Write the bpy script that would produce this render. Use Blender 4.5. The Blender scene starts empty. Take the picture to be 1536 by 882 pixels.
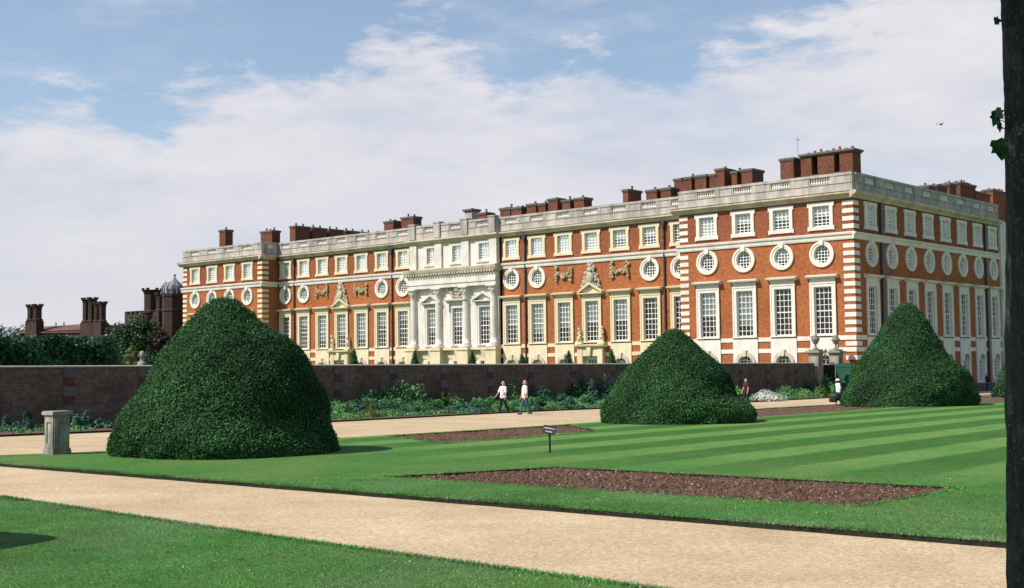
import bpy, bmesh, math, random
import numpy as np
from mathutils import Vector, Matrix
from mathutils.geometry import tessellate_polygon

random.seed(7); rng = np.random.default_rng(7)
R = math.radians
sc = bpy.context.scene
COL = sc.collection

# ------------------------------------------------------------------ camera (solved from the photograph's perspective)
PW, PH, FPX = 1536.0, 882.0, 1872.583
CAM = np.array([48.43361, -99.25975, 2.2])
FW = np.array([-0.66038512, 0.74889007, 0.05527348])
RT = np.array([0.74952085, 0.66186296, -0.01248669])
UP = np.array([0.04593463, -0.0331826, 0.99839317])
def ray(x, y): return FW + RT*(x-PW/2)/FPX - UP*(y-PH/2)/FPX
def ony(x, y, Y):
    d = ray(x, y); return CAM + d*(Y-CAM[1])/d[1]
def onx(x, y, X):
    d = ray(x, y); return CAM + d*(X-CAM[0])/d[0]
GA, GX, GY = 1.9456, .0058, -.0085
def zg(x, y): return 2.2-GA+GX*(x-CAM[0])+GY*(y-CAM[1])
def gi(x, y):
    d = ray(x, y); return CAM + d*(-GA/(d[2]-GX*d[0]-GY*d[1]))
def topz(x, y, g):
    d = ray(x, y); hd = np.array(g[:2])-CAM[:2]
    return (CAM+d*((hd@d[:2])/(d[:2]@d[:2])))[2]
def depth(p): return float((np.array(p)-CAM)@FW)

cd = bpy.data.cameras.new('camera'); cam = bpy.data.objects.new('camera', cd); COL.objects.link(cam)
cd.sensor_width = 36; cd.lens = FPX/PW*36; cd.clip_end = 4000; cd.clip_start = .1
cam.matrix_world = Matrix(((RT[0], UP[0], -FW[0], CAM[0]), (RT[1], UP[1], -FW[1], CAM[1]), (RT[2], UP[2], -FW[2], CAM[2]), (0, 0, 0, 1)))
sc.camera = cam
sc.view_settings.view_transform = 'Standard'; sc.view_settings.look = 'None'
sc.view_settings.exposure = 0.3; sc.view_settings.gamma = 1.0
try: sc.cycles.max_bounces = 6; sc.cycles.transparent_max_bounces = 12
except Exception: pass

# ------------------------------------------------------------------ helpers
def tag(o, label=None, cat=None, group=None, kind=None):
    if label: o['label'] = label
    if cat: o['category'] = cat
    if group: o['group'] = group
    if kind: o['kind'] = kind
    return o
def thing(name, label, cat, loc=(0, 0, 0), group=None, rz=0):
    o = bpy.data.objects.new(name, None); COL.objects.link(o); o.empty_display_size = .2
    o.location = tuple(float(v) for v in loc); o.rotation_euler = (0, 0, rz); return tag(o, label, cat, group)
def link(name, me, mats, parent=None, loc=None, rz=None):
    o = bpy.data.objects.new(name, me)
    if mats is not None and len(me.materials) == 0:
        for m in (mats if isinstance(mats, (list, tuple)) else [mats]): me.materials.append(m)
    COL.objects.link(o)
    if parent: o.parent = parent
    if loc is not None: o.location = tuple(float(v) for v in loc)
    if rz is not None: o.rotation_euler = (0, 0, rz)
    return o
def dup(o, parent=None):
    c = o.copy(); COL.objects.link(c); c.parent = parent
    for ch in list(o.children): dup(ch, c)
    return c

class MB:
    def __init__(s, F=None): s.v = []; s.f = []; s.m = []; s.F = F or (lambda a, n, z: (a, -n, z)); s.mi = 0
    def add(s, vs, fs, raw=False):
        b = len(s.v); s.v += [tuple(v) if raw else s.F(*v) for v in vs]
        s.f += [tuple(b+i for i in f) for f in fs]; s.m += [s.mi]*len(fs); return s
    def box(s, a0, a1, n0, n1, z0, z1):
        vs = [(a, n, z) for z in (z0, z1) for n in (n0, n1) for a in (a0, a1)]
        return s.add(vs, [(0, 1, 3, 2), (4, 6, 7, 5), (0, 4, 5, 1), (2, 3, 7, 6), (0, 2, 6, 4), (1, 5, 7, 3)])
    def quad(s, *p): return s.add(p, [tuple(range(len(p)))])
    def extr(s, prof, a0, a1):            # profile [(n,z)...] swept along the facade
        k = len(prof); vs = [(a0, n, z) for n, z in prof]+[(a1, n, z) for n, z in prof]
        return s.add(vs, [(i, (i+1) % k, k+(i+1) % k, k+i) for i in range(k)]+[tuple(range(k)), tuple(range(2*k-1, k-1, -1))])
    def prism(s, poly, n0, n1):           # polygon [(a,z)...] given thickness outward
        k = len(poly); vs = [(a, n0, z) for a, z in poly]+[(a, n1, z) for a, z in poly]
        return s.add(vs, [(i, (i+1) % k, k+(i+1) % k, k+i) for i in range(k)]+[tuple(range(k)), tuple(range(2*k-1, k-1, -1))])
    def ring(s, ca, cz, ra0, rz0, ra1, rz1, n0, n1, N=28, t0=0, t1=2*math.pi):
        full = abs(t1-t0-2*math.pi) < 1e-6; K = N if full else N+1; vs = []
        for i in range(K):
            t = t0+(t1-t0)*i/N; c, q = math.cos(t), math.sin(t)
            vs += [(ca+ra0*c, n0, cz+rz0*q), (ca+ra1*c, n0, cz+rz1*q), (ca+ra1*c, n1, cz+rz1*q), (ca+ra0*c, n1, cz+rz0*q)]
        fs = []
        for i in range(N):
            a = 4*i; b = 4*((i+1) % K)
            for j in range(4): fs.append((a+j, a+(j+1) % 4, b+(j+1) % 4, b+j))
        return s.add(vs, fs)
    def lathe(s, prof, ca=0, cn=0, N=12, raw=False, sx=1, sy=1, caps=True):   # prof [(r,z)]
        vs = []; k = len(prof)
        for r, z in prof:
            for i in range(N):
                t = 2*math.pi*i/N; vs.append((ca+r*math.cos(t)*sx, cn+r*math.sin(t)*sy, z))
        fs = [(j*N+i, j*N+(i+1) % N, (j+1)*N+(i+1) % N, (j+1)*N+i) for j in range(k-1) for i in range(N)]
        if caps: fs += [tuple(range(N-1, -1, -1)), tuple((k-1)*N+i for i in range(N))]
        return s.add(vs, fs, raw)
    def tube(s, pts, rs, N=8):
        vs = []; P = [Vector(p) for p in pts]
        for i, p in enumerate(P):
            d = (P[min(i+1, len(P)-1)]-P[max(i-1, 0)]).normalized(); a = d.orthogonal().normalized() if abs(d.z) < .9 else Vector((1, 0, 0)); a = (a-d*a.dot(d)).normalized(); b = d.cross(a)
            r = rs[i] if isinstance(rs, (list, tuple)) else rs
            for j in range(N):
                t = 2*math.pi*j/N; vs.append(tuple(p+(a*math.cos(t)+b*math.sin(t))*r))
        fs = [(i*N+j, i*N+(j+1) % N, (i+1)*N+(j+1) % N, (i+1)*N+j) for i in range(len(P)-1) for j in range(N)]
        fs += [tuple(range(N-1, -1, -1)), tuple((len(P)-1)*N+j for j in range(N))]
        return s.add(vs, fs, True)
    def blob(s, c, r, seed=0, raw=False, amp=.15, n=1):       # small lumpy ball
        bm = bmesh.new(); bmesh.ops.create_icosphere(bm, subdivisions=n, radius=1)
        rr = random.Random(seed); r = r if isinstance(r, (tuple, list)) else (r, r, r)
        vs = [(c[0]+v.co.x*r[0]*(1+rr.uniform(-amp, amp)), c[1]+v.co.y*r[1]*(1+rr.uniform(-amp, amp)), c[2]+v.co.z*r[2]*(1+rr.uniform(-amp, amp))) for v in bm.verts]
        fs = [tuple(v.index for v in f.verts) for f in bm.faces]; bm.free(); return s.add(vs, fs, raw)
    def mesh(s, name, smooth=False):
        me = bpy.data.meshes.new(name); me.from_pydata(s.v, [], s.f)
        if any(s.m): me.polygons.foreach_set('material_index', s.m)
        bm = bmesh.new(); bm.from_mesh(me); bmesh.ops.recalc_face_normals(bm, faces=bm.faces); bm.to_mesh(me); bm.free()
        if smooth: me.polygons.foreach_set('use_smooth', [True]*len(me.polygons))
        me.update(); return me
    def build(s, name, mats, parent=None, smooth=False, loc=None, rz=None):
        return link(name, s.mesh(name, smooth), mats, parent, loc, rz)

def np_mesh(name, V, nper):              # V: (faces*nper,3) loose faces
    V = np.asarray(V, dtype=np.float32).reshape(-1, 3); nf = len(V)//nper
    me = bpy.data.meshes.new(name); me.vertices.add(len(V)); me.vertices.foreach_set('co', V.ravel())
    me.loops.add(len(V)); me.loops.foreach_set('vertex_index', np.arange(len(V), dtype=np.int32))
    me.polygons.add(nf); me.polygons.foreach_set('loop_start', np.arange(0, len(V), nper, dtype=np.int32))
    me.update(calc_edges=True); me.validate(); return me
def leaf_quads(P, Nrm, size, aspect=1.6, tilt=.6):
    n = len(P); P = np.asarray(P, float); Nrm = np.asarray(Nrm, float)+rng.normal(0, tilt, (n, 3))
    Nrm /= np.linalg.norm(Nrm, axis=1, keepdims=True)+1e-9
    a = np.cross(Nrm, rng.normal(0, 1, (n, 3))); a /= np.linalg.norm(a, axis=1, keepdims=True)+1e-9
    b = np.cross(Nrm, a); s = (np.asarray(size)*rng.uniform(.65, 1.35, n))[:, None]
    V = np.stack([P-a*s*.5, P-b*s*.5*aspect*.35+0*a, P+a*s*.5*1.0+Nrm*s*.12, P+b*s*.5*aspect*.35], axis=1)
    return V.reshape(-1, 3)

# ------------------------------------------------------------------ materials
def nodes(name):
    m = bpy.data.materials.new(name); m.use_nodes = True; nt = m.node_tree; return m, nt, nt.nodes['Principled BSDF']
def N(nt, t, **kw):
    n = nt.nodes.new('ShaderNode'+t)
    for k, v in kw.items():
        if k in n.inputs.keys() if hasattr(n.inputs, 'keys') else False: n.inputs[k].default_value = v
        else: setattr(n, k, v)
    return n
def mapping(nt, scale=(1, 1, 1), coord='Object'):
    tc = N(nt, 'TexCoord'); mp = N(nt, 'Mapping'); mp.inputs['Scale'].default_value = scale
    nt.links.new(tc.outputs[coord], mp.inputs['Vector']); return mp.outputs['Vector']
def noise(nt, vec, scale, detail=5, rough=.6):
    n = N(nt, 'TexNoise'); n.inputs['Scale'].default_value = scale; n.inputs['Detail'].default_value = detail; n.inputs['Roughness'].default_value = rough
    nt.links.new(vec, n.inputs['Vector']); return n.outputs['Fac']
def ramp(nt, fac, stops):
    r = N(nt, 'ValToRGB'); nt.links.new(fac, r.inputs['Fac']); e = r.color_ramp.elements
    while len(e) < len(stops): e.new(.5)
    for el, (p, c) in zip(e, stops): el.position = p; el.color = (*c, 1) if len(c) == 3 else c
    return r.outputs['Color']
def mixc(nt, fac, a, b, mode='MIX'):
    m = N(nt, 'Mix', data_type='RGBA', blend_type=mode)
    for s, v in ((m.inputs[0], fac), (m.inputs[6], a), (m.inputs[7], b)):
        if hasattr(v, 'is_linked') or hasattr(v, 'links'): nt.links.new(v, s)
        elif isinstance(v, (int, float)): s.default_value = v
        else: s.default_value = (*v, 1)
    return m.outputs[2]
def bump(nt, p, h, strength=.3, dist=.02):
    b = N(nt, 'Bump'); b.inputs['Strength'].default_value = strength; b.inputs['Distance'].default_value = dist
    nt.links.new(h, b.inputs['Height']); nt.links.new(b.outputs['Normal'], p.inputs['Normal'])
def simple(name, col, rough=.7, var=.15, scale=3., spec=.3, metal=0., bmp=0, detail=5, vs=(1, 1, 1)):
    m, nt, p = nodes(name); v = mapping(nt, vs); f = noise(nt, v, scale, detail)
    lo = tuple(c*(1-var) for c in col); hi = tuple(min(1, c*(1+var)) for c in col)
    nt.links.new(ramp(nt, f, [(.3, lo), (.7, hi)]), p.inputs['Base Color'])
    p.inputs['Roughness'].default_value = rough; p.inputs['Specular IOR Level'].default_value = spec; p.inputs['Metallic'].default_value = metal
    if bmp: bump(nt, p, noise(nt, v, scale*6, 6), bmp, .02)
    return m
def facade_vec(nt):
    tc = N(nt, 'TexCoord'); sp = N(nt, 'SeparateXYZ'); nt.links.new(tc.outputs['Object'], sp.inputs[0])
    ad = N(nt, 'Math', operation='ADD'); nt.links.new(sp.outputs[0], ad.inputs[0]); nt.links.new(sp.outputs[1], ad.inputs[1])
    cb = N(nt, 'CombineXYZ'); nt.links.new(ad.outputs[0], cb.inputs[0]); nt.links.new(sp.outputs[2], cb.inputs[1]); return cb.outputs[0], tc.outputs['Object']
def brick(name, c1, c2, mortar, bw=.24, rh=.075, ms=.012, stain=(.5, .45, .4), stain_amt=.35, patch=.9, big=.25, top=None):
    m, nt, p = nodes(name); v, ov = facade_vec(nt)
    b = N(nt, 'TexBrick'); nt.links.new(v, b.inputs['Vector'])
    b.inputs['Scale'].default_value = 1; b.inputs['Brick Width'].default_value = bw; b.inputs['Row Height'].default_value = rh; b.inputs['Mortar Size'].default_value = ms
    b.inputs['Color1'].default_value = (*c1, 1); b.inputs['Color2'].default_value = (*c2, 1); b.inputs['Mortar'].default_value = (*mortar, 1); b.inputs['Mortar Smooth'].default_value = .3
    f1 = noise(nt, v, 3.5, 8, .75); f2 = noise(nt, v, big, 5, .65)
    sp = ramp(nt, f1, [(.3, (1-patch*.6,)*3), (.7, (1+patch*.15,)*3)])
    c = mixc(nt, 1.0, b.outputs['Color'], sp, 'MULTIPLY')
    st = ramp(nt, f2, [(.42, (1, 1, 1)), (.7, stain)])
    c = mixc(nt, stain_amt, c, mixc(nt, 1.0, c, st, 'MULTIPLY'))
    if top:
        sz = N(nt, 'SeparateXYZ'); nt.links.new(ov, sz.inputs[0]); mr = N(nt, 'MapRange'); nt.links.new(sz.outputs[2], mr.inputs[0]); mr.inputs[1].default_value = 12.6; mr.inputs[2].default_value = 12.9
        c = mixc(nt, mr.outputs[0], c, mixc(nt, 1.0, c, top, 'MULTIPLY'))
    nt.links.new(c, p.inputs['Base Color']); p.inputs['Roughness'].default_value = .9; p.inputs['Specular IOR Level'].default_value = .15
    bump(nt, p, f1, .25, .02); return m
def stone(name, col, dirt=(.25, .23, .2), amt=.5, rough=.8, scale=.6, lo=.5, hi=.78):
    m, nt, p = nodes(name); v = mapping(nt, (1, 1, .35)); v2 = mapping(nt)
    f = noise(nt, v, scale, 7, .7); f2 = noise(nt, v2, 5, 6, .7)
    base = ramp(nt, f2, [(.3, tuple(c*.86 for c in col)), (.7, col)])
    k = ramp(nt, f, [(lo, (0, 0, 0)), (hi, (amt,)*3)])
    nt.links.new(mixc(nt, k, base, dirt), p.inputs['Base Color']); p.inputs['Roughness'].default_value = rough; p.inputs['Specular IOR Level'].default_value = .2
    bump(nt, p, f2, .4, .03); return m
def foliage(name, cols, rough=.6, trans=.25, big=.5, spec=.25, patch=.35, alt=None):
    m, nt, p = nodes(name); g = N(nt, 'NewGeometry'); v = mapping(nt)
    n = len(cols); c = ramp(nt, g.outputs['Random Per Island'], [(i/(n-1) if n > 1 else 0, q) for i, q in enumerate(cols)])
    f = noise(nt, v, big, 4, .6); c = mixc(nt, 1.0, c, ramp(nt, f, [(.35, (1-patch,)*3), (.65, (1+patch*.4,)*3)]), 'MULTIPLY')
    if alt: c = mixc(nt, ramp(nt, noise(nt, v, .42, 5, .65), [(.44, (0, 0, 0)), (.66, (.8,)*3)]), c, alt)
    nt.links.new(c, p.inputs['Base Color']); p.inputs['Roughness'].default_value = rough; p.inputs['Specular IOR Level'].default_value = spec
    if trans:
        t = N(nt, 'BsdfTranslucent'); nt.links.new(c, t.inputs['Color']); mx = N(nt, 'MixShader'); mx.inputs[0].default_value = trans
        nt.links.new(p.outputs[0], mx.inputs[1]); nt.links.new(t.outputs[0], mx.inputs[2]); nt.links.new(mx.outputs[0], nt.nodes['Material Output'].inputs['Surface'])
    return m

M = {}
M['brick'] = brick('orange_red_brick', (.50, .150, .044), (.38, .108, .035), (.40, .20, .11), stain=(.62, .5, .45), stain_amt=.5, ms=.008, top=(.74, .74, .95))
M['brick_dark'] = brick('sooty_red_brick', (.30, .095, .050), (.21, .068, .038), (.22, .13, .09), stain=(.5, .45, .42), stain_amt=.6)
M['brick_chim'] = brick('chimney_brick', (.26, .085, .042), (.17, .055, .030), (.16, .10, .07), stain=(.5, .45, .42), stain_amt=.6)
M['brick_tudor'] = brick('tudor_brick', (.088, .042, .034), (.055, .032, .027), (.08, .065, .055), stain=(.45, .45, .45), stain_amt=.7)
M['brick_garden'] = brick('brown_garden_brick', (.150, .088, .060), (.075, .048, .036), (.20, .17, .14), ms=.016, patch=1.0, stain=(.42, .44, .5), stain_amt=.9, big=.55)
M['brick_red_block'] = brick('red_block_brick', (.13, .045, .035), (.085, .038, .03), (.12, .08, .065), patch=1.0)
M['stone_grey_block'] = stone('grey_block_stone', (.105, .105, .115), (.05, .05, .055), .8, lo=.4, hi=.6)
M['white'] = stone('white_portland_stone', (.76, .70, .63), (.36, .31, .25), .6, lo=.46, hi=.74)
M['centre'] = stone('weathered_centre_stone', (.71, .655, .585), (.32, .29, .25), .7, scale=.8, lo=.45, hi=.72)
M['cream'] = stone('cream_stone', (.70, .60, .41), (.34, .27, .16), .6)
M['yellow'] = stone('yellow_base_stone', (.72, .61, .40), (.36, .28, .17), .65, lo=.45, hi=.72)
M['cornice'] = stone('weathered_cornice_stone', (.62, .53, .41), (.20, .17, .12), .75, lo=.42, hi=.72)
M['balust'] = stone('grey_stained_parapet_stone', (.53, .475, .43), (.16, .145, .13), .85, scale=.9, lo=.36, hi=.68)
M['carved'] = stone('carved_stone', (.58, .52, .41), (.18, .15, .10), .8, scale=2, lo=.4)
M['ochre'] = stone('ochre_carved_stone', (.50, .41, .26), (.16, .12, .07), .8, scale=2, lo=.4)
M['sash'] = simple('white_sash_paint', (.80, .79, .76), .4, .05)
M['lead'] = simple('lead_roofing', (.16, .17, .19), .6, .25, 1)
M['slate'] = simple('slate_roof', (.075, .078, .09), .7, .3, 2)
M['pipe'] = simple('lead_pipe', (.05, .05, .055), .5, .3)
M['pot'] = simple('clay_pot', (.26, .11, .065), .8, .35, 5)
M['chim_cap'] = stone('chimney_cap_stone', (.15, .13, .11), (.05, .05, .05), .7, scale=2)
M['room_and_gap'] = simple('dark_room_and_gap_shade', (.012, .008, .007), .9, .3)
M['blind'] = simple('pale_blind', (.80, .77, .78), .9, .12, 1.5)
M['gold'] = simple('black_iron', (.03, .03, .03), .5, .2)
M['tile'] = simple('old_red_roof_tile', (.12, .055, .04), .85, .4, 1.2)
M['paleroof'] = simple('pale_lead_roof', (.55, .55, .55), .5, .15)
def glass():
    m, nt, p = nodes('window_glass'); nt.nodes.remove(p)
    v, ov = facade_vec(nt); tr = N(nt, 'BsdfTransparent'); tr.inputs[0].default_value = (.82, .86, .84, 1); gl = N(nt, 'BsdfGlossy'); gl.inputs['Roughness'].default_value = .04
    b = N(nt, 'Bump'); b.inputs['Strength'].default_value = .25; b.inputs['Distance'].default_value = .03; nt.links.new(noise(nt, v, 2.2, 2), b.inputs['Height']); nt.links.new(b.outputs[0], gl.inputs['Normal'])
    fr = N(nt, 'Fresnel'); fr.inputs['IOR'].default_value = 1.6; ad = N(nt, 'Math', operation='MULTIPLY_ADD'); nt.links.new(fr.outputs[0], ad.inputs[0]); ad.inputs[1].default_value = .8; ad.inputs[2].default_value = .01
    mx = N(nt, 'MixShader'); nt.links.new(ad.outputs[0], mx.inputs[0]); nt.links.new(tr.outputs[0], mx.inputs[1]); nt.links.new(gl.outputs[0], mx.inputs[2])
    nt.links.new(mx.outputs[0], nt.nodes['Material Output'].inputs['Surface']); return m
M['glass'] = glass()

# ------------------------------------------------------------------ world and sun
SUN_EL, SUN_AZ = R(48), R(30)      # azimuth measured west of south
sdir = Vector((-math.sin(SUN_AZ)*math.cos(SUN_EL), -math.cos(SUN_AZ)*math.cos(SUN_EL), math.sin(SUN_EL)))
ld = bpy.data.lights.new('sun', 'SUN'); ld.energy = 5.0; ld.angle = R(.5); ld.color = (1, .95, .86)
sun = bpy.data.objects.new('sun', ld); COL.objects.link(sun); sun.rotation_euler = sdir.to_track_quat('Z', 'Y').to_euler(); sun.location = (0, -60, 80)
w = bpy.data.worlds.new('World'); sc.world = w; w.use_nodes = True; nt = w.node_tree
for n in list(nt.nodes): nt.nodes.remove(n)
L = nt.links.new
sky = N(nt, 'TexSky'); sky.sky_type = 'NISHITA'; sky.sun_disc = False; sky.sun_elevation = SUN_EL
sky.sun_rotation = math.atan2(sdir.x, sdir.y); sky.air_density = 1.0; sky.dust_density = .6; sky.ozone_density = 1.5
tc = N(nt, 'TexCoord'); sp = N(nt, 'SeparateXYZ'); L(tc.outputs['Generated'], sp.inputs[0])
def mth(op, a, b=None, c=None, clamp=False):
    n = N(nt, 'Math', operation=op); n.use_clamp = clamp
    for i, v in enumerate((a, b, c)):
        if v is None: continue
        if isinstance(v, (int, float)): n.inputs[i].default_value = v
        else: L(v, n.inputs[i])
    return n.outputs[0]
# azimuth (clockwise from the palace's north-west view axis) and elevation of a sky direction
A0 = math.atan2(FW[0], FW[1])
az = mth('SUBTRACT', mth('ARCTAN2', sp.outputs[0], sp.outputs[1]), A0)      # about -0.4 .. +0.4 over the photographed sky
elv = mth('ARCSINE', sp.outputs[2])
def azel(x, y):
    d = ray(x, y); d = d/np.linalg.norm(d); return math.atan2(d[0], d[1])-A0, math.asin(d[2])
edge = [(-700, 470), (-200, 150), (0, 172), (90, 150), (150, 155), (215, 175), (290, 120), (400, 105), (480, 92), (540, 60), (600, 38), (660, 52), (720, 95), (760, 128), (830, 92), (890, 66), (930, 95), (965, 128), (1010, 135), (1060, 95), (1130, 60), (1230, 22), (1300, -10), (1420, -40), (1536, -30), (1640, 120), (1900, 480)]  # unseen outer ends dip to clear sky, invented to cut fill on east front
fc = N(nt, 'FloatCurve'); cv = fc.mapping.curves[0]; AZS, EL0, ELS = 1.0, .0, .5
pts = [((azel(x, y)[0]/AZS)*.5+.5, (azel(x, y)[1]-EL0)/ELS) for x, y in edge]
while len(cv.points) < len(pts): cv.points.new(.5, .5)
for q, p_ in zip(cv.points, pts): q.location = p_
fc.mapping.use_clip = False; fc.mapping.update()
L(mth('MULTIPLY_ADD', az, .5/AZS, .5), fc.inputs['Value'])
edge_el = mth('MULTIPLY_ADD', fc.outputs[0], ELS, EL0)
cb = N(nt, 'CombineXYZ'); L(mth('MULTIPLY', az, 1.0), cb.inputs[0]); L(mth('MULTIPLY', elv, 1.5), cb.inputs[1])
rot = N(nt, 'Mapping'); rot.inputs['Rotation'].default_value = (0, 0, R(-24)); rot.inputs['Scale'].default_value = (1.0, 2.0, 1); L(cb.outputs[0], rot.inputs[0])
nA = noise(nt, rot.outputs[0], 9, 9, .62); nB = noise(nt, rot.outputs[0], 3.2, 6, .6); nC = noise(nt, rot.outputs[0], 26, 8, .7)
dlt = mth('SUBTRACT', edge_el, elv)
dl2 = mth('ADD', dlt, mth('ADD', mth('MULTIPLY_ADD', nA, .17, -.085), mth('MULTIPLY_ADD', nC, .07, -.035)))
mask = N(nt, 'MapRange'); mask.interpolation_type = 'SMOOTHSTEP'; L(dl2, mask.inputs[0]); mask.inputs[1].default_value = -.016; mask.inputs[2].default_value = .034; mask.inputs[3].default_value = 0; mask.inputs[4].default_value = .93
wisp = N(nt, 'MapRange'); wisp.interpolation_type = 'SMOOTHSTEP'; L(mth('ADD', mth('MULTIPLY', nB, .6), mth('MULTIPLY', nA, .4)), wisp.inputs[0]); wisp.inputs[1].default_value = .48; wisp.inputs[2].default_value = .70; wisp.inputs[4].default_value = .5
tear = N(nt, 'MapRange'); tear.interpolation_type = 'SMOOTHSTEP'; L(nB, tear.inputs[0]); tear.inputs[1].default_value = .34; tear.inputs[2].default_value = .50; tear.inputs[3].default_value = .66; tear.inputs[4].default_value = 1
cm = mth('MAXIMUM', mth('MULTIPLY', mask.outputs[0], tear.outputs[0]), mth('MULTIPLY_ADD', wisp.outputs[0], .90, .10))
cc = mixc(nt, ramp(nt, mth('ADD', mth('MULTIPLY', nB, .55), mth('MULTIPLY', nA, .45)), [(.32, (0, 0, 0)), (.66, (1, 1, 1))]), (.66, .66, .74), (.90, .87, .89))
low = N(nt, 'MapRange'); L(elv, low.inputs[0]); low.inputs[1].default_value = .0; low.inputs[2].default_value = .2
cc = mixc(nt, low.outputs[0], mixc(nt, .55, cc, (.64, .65, .74)), cc)
bgS = N(nt, 'Background'); L(mixc(nt, 1.0, sky.outputs[0], (1.0, 1.0, .98), 'MULTIPLY'), bgS.inputs[0]); bgS.inputs[1].default_value = .118
bgC = N(nt, 'Background'); L(cc, bgC.inputs[0]); bgC.inputs[1].default_value = .80
mx = N(nt, 'MixShader'); L(cm, mx.inputs[0]); L(bgS.outputs[0], mx.inputs[1]); L(bgC.outputs[0], mx.inputs[2])
ow = N(nt, 'OutputWorld'); L(mx.outputs[0], ow.inputs['Surface'])


# ------------------------------------------------------------------ ground, paths, lawns, beds
def lawn_mat(name, stripes):
    m, nt, p = nodes(name); tc = N(nt, 'TexCoord'); v = tc.outputs['Object']; L = nt.links.new
    f1 = noise(nt, v, .35, 4, .6); f2 = noise(nt, v, 3.0, 9, .8); f3 = noise(nt, v, 38, 6, .85)
    c = ramp(nt, f2, [(.28, (.033, .122, .022)), (.5, (.056, .178, .032)), (.74, (.105, .240, .055))])
    c = mixc(nt, ramp(nt, f1, [(.4, (0, 0, 0)), (.68, (.6,)*3)]), c, (.13, .20, .055))
    if stripes:
        sp = N(nt, 'SeparateXYZ'); L(v, sp.inputs[0]); nv = noise(nt, v, .5, 3)
        def mt(op, a, b=0, cc=0):
            n = N(nt, 'Math', operation=op)
            for i, q in enumerate((a, b, cc)):
                if isinstance(q, (int, float)): n.inputs[i].default_value = q
                else: L(q, n.inputs[i])
            return n.outputs[0]
        ph = mt('MULTIPLY', mt('ADD', mt('MULTIPLY_ADD', sp.outputs[1], .045, -31.2+.045*60), mt('ADD', sp.outputs[0], mt('MULTIPLY', nv, .35))), 2*math.pi/3.1)
        s = mt('COSINE', ph); k = ramp(nt, mt('MULTIPLY_ADD', s, .5, .5), [(.32, (1.5, 1.32, 1.55)), (.56, (.58, .70, .56))])
        gate = N(nt, 'MapRange'); L(sp.outputs[1], gate.inputs[0]); gate.inputs[1].default_value = -80; gate.inputs[2].default_value = -73
        c = mixc(nt, mt('MULTIPLY_ADD', gate.outputs[0], .85, .05), c, mixc(nt, 1.0, c, k, 'MULTIPLY'))
    c = mixc(nt, 1.0, c, ramp(nt, f3, [(.3, (.45, .45, .4)), (.68, (1.45, 1.4, 1.4))]), 'MULTIPLY')
    c = mixc(nt, 1.0, c, ramp(nt, noise(nt, v, 11, 5, .8), [(.34, (.66, .70, .62)), (.64, (1.28, 1.2, 1.22))]), 'MULTIPLY')
    L(c, p.inputs['Base Color']); p.inputs['Roughness'].default_value = .85; p.inputs['Specular IOR Level'].default_value = .15
    bump(nt, p, f3, .9, .03); return m
M['lawn'] = lawn_mat('striped_lawn', True); M['lawn_front'] = lawn_mat('plain_lawn', False)
M['turf_edge'] = simple('turf_edge_soil_shade', (.014, .016, .008), .95, .6, 9)  # turf soil, coloured darker to carry the shadow along the cut edge
def gravel_mat():
    m, nt, p = nodes('golden_gravel'); tc = N(nt, 'TexCoord'); v = tc.outputs['Object']
    vo = N(nt, 'TexVoronoi'); vo.inputs['Scale'].default_value = 38; nt.links.new(v, vo.inputs['Vector'])
    f = noise(nt, v, .45, 6, .65); f2 = noise(nt, v, 16, 6, .8); f4 = noise(nt, v, 30, 5, .85)
    c = ramp(nt, f2, [(.25, (.28, .205, .125)), (.5, (.465, .365, .242)), (.75, (.68, .57, .43))])
    c = mixc(nt, .45, c, mixc(nt, 1.0, c, ramp(nt, vo.outputs['Color'], [(.1, (.55, .5, .45)), (.5, (1, 1, 1)), (.9, (1.35, 1.3, 1.25))]), 'MULTIPLY'))
    c = mixc(nt, 1.0, c, ramp(nt, f, [(.3, (.80, .75, .68)), (.7, (1.10, 1.09, 1.09))]), 'MULTIPLY')
    c = mixc(nt, ramp(nt, f4, [(.57, (0, 0, 0)), (.68, (.6,)*3)]), c, (.17, .11, .06))
    nt.links.new(c, p.inputs['Base Color']); p.inputs['Roughness'].default_value = .95; p.inputs['Specular IOR Level'].default_value = .1
    bump(nt, p, vo.outputs['Distance'], .5, .012); return m
M['gravel'] = gravel_mat()
def soil_mat():
    m, nt, p = nodes('dark_bed_soil'); tc = N(nt, 'TexCoord'); v = tc.outputs['Object']
    f = noise(nt, v, 14, 8, .8); f2 = noise(nt, v, 1.2, 4); f3 = noise(nt, v, 42, 4, .8)
    c = ramp(nt, f, [(.3, (.055, .028, .017)), (.6, (.135, .070, .043)), (.8, (.20, .12, .075))])
    c = mixc(nt, ramp(nt, f3, [(.62, (0, 0, 0)), (.70, (.8,)*3)]), c, (.42, .31, .23))
    c = mixc(nt, 1.0, c, ramp(nt, f2, [(.3, (.75,)*3), (.7, (1.15,)*3)]), 'MULTIPLY')
    nt.links.new(c, p.inputs['Base Color']); p.inputs['Roughness'].default_value = .97; bump(nt, p, f, .8, .05); return m
M['soil'] = soil_mat()
M['field'] = simple('rough_grass', (.05, .11, .03), .95, .35, .2)

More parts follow.
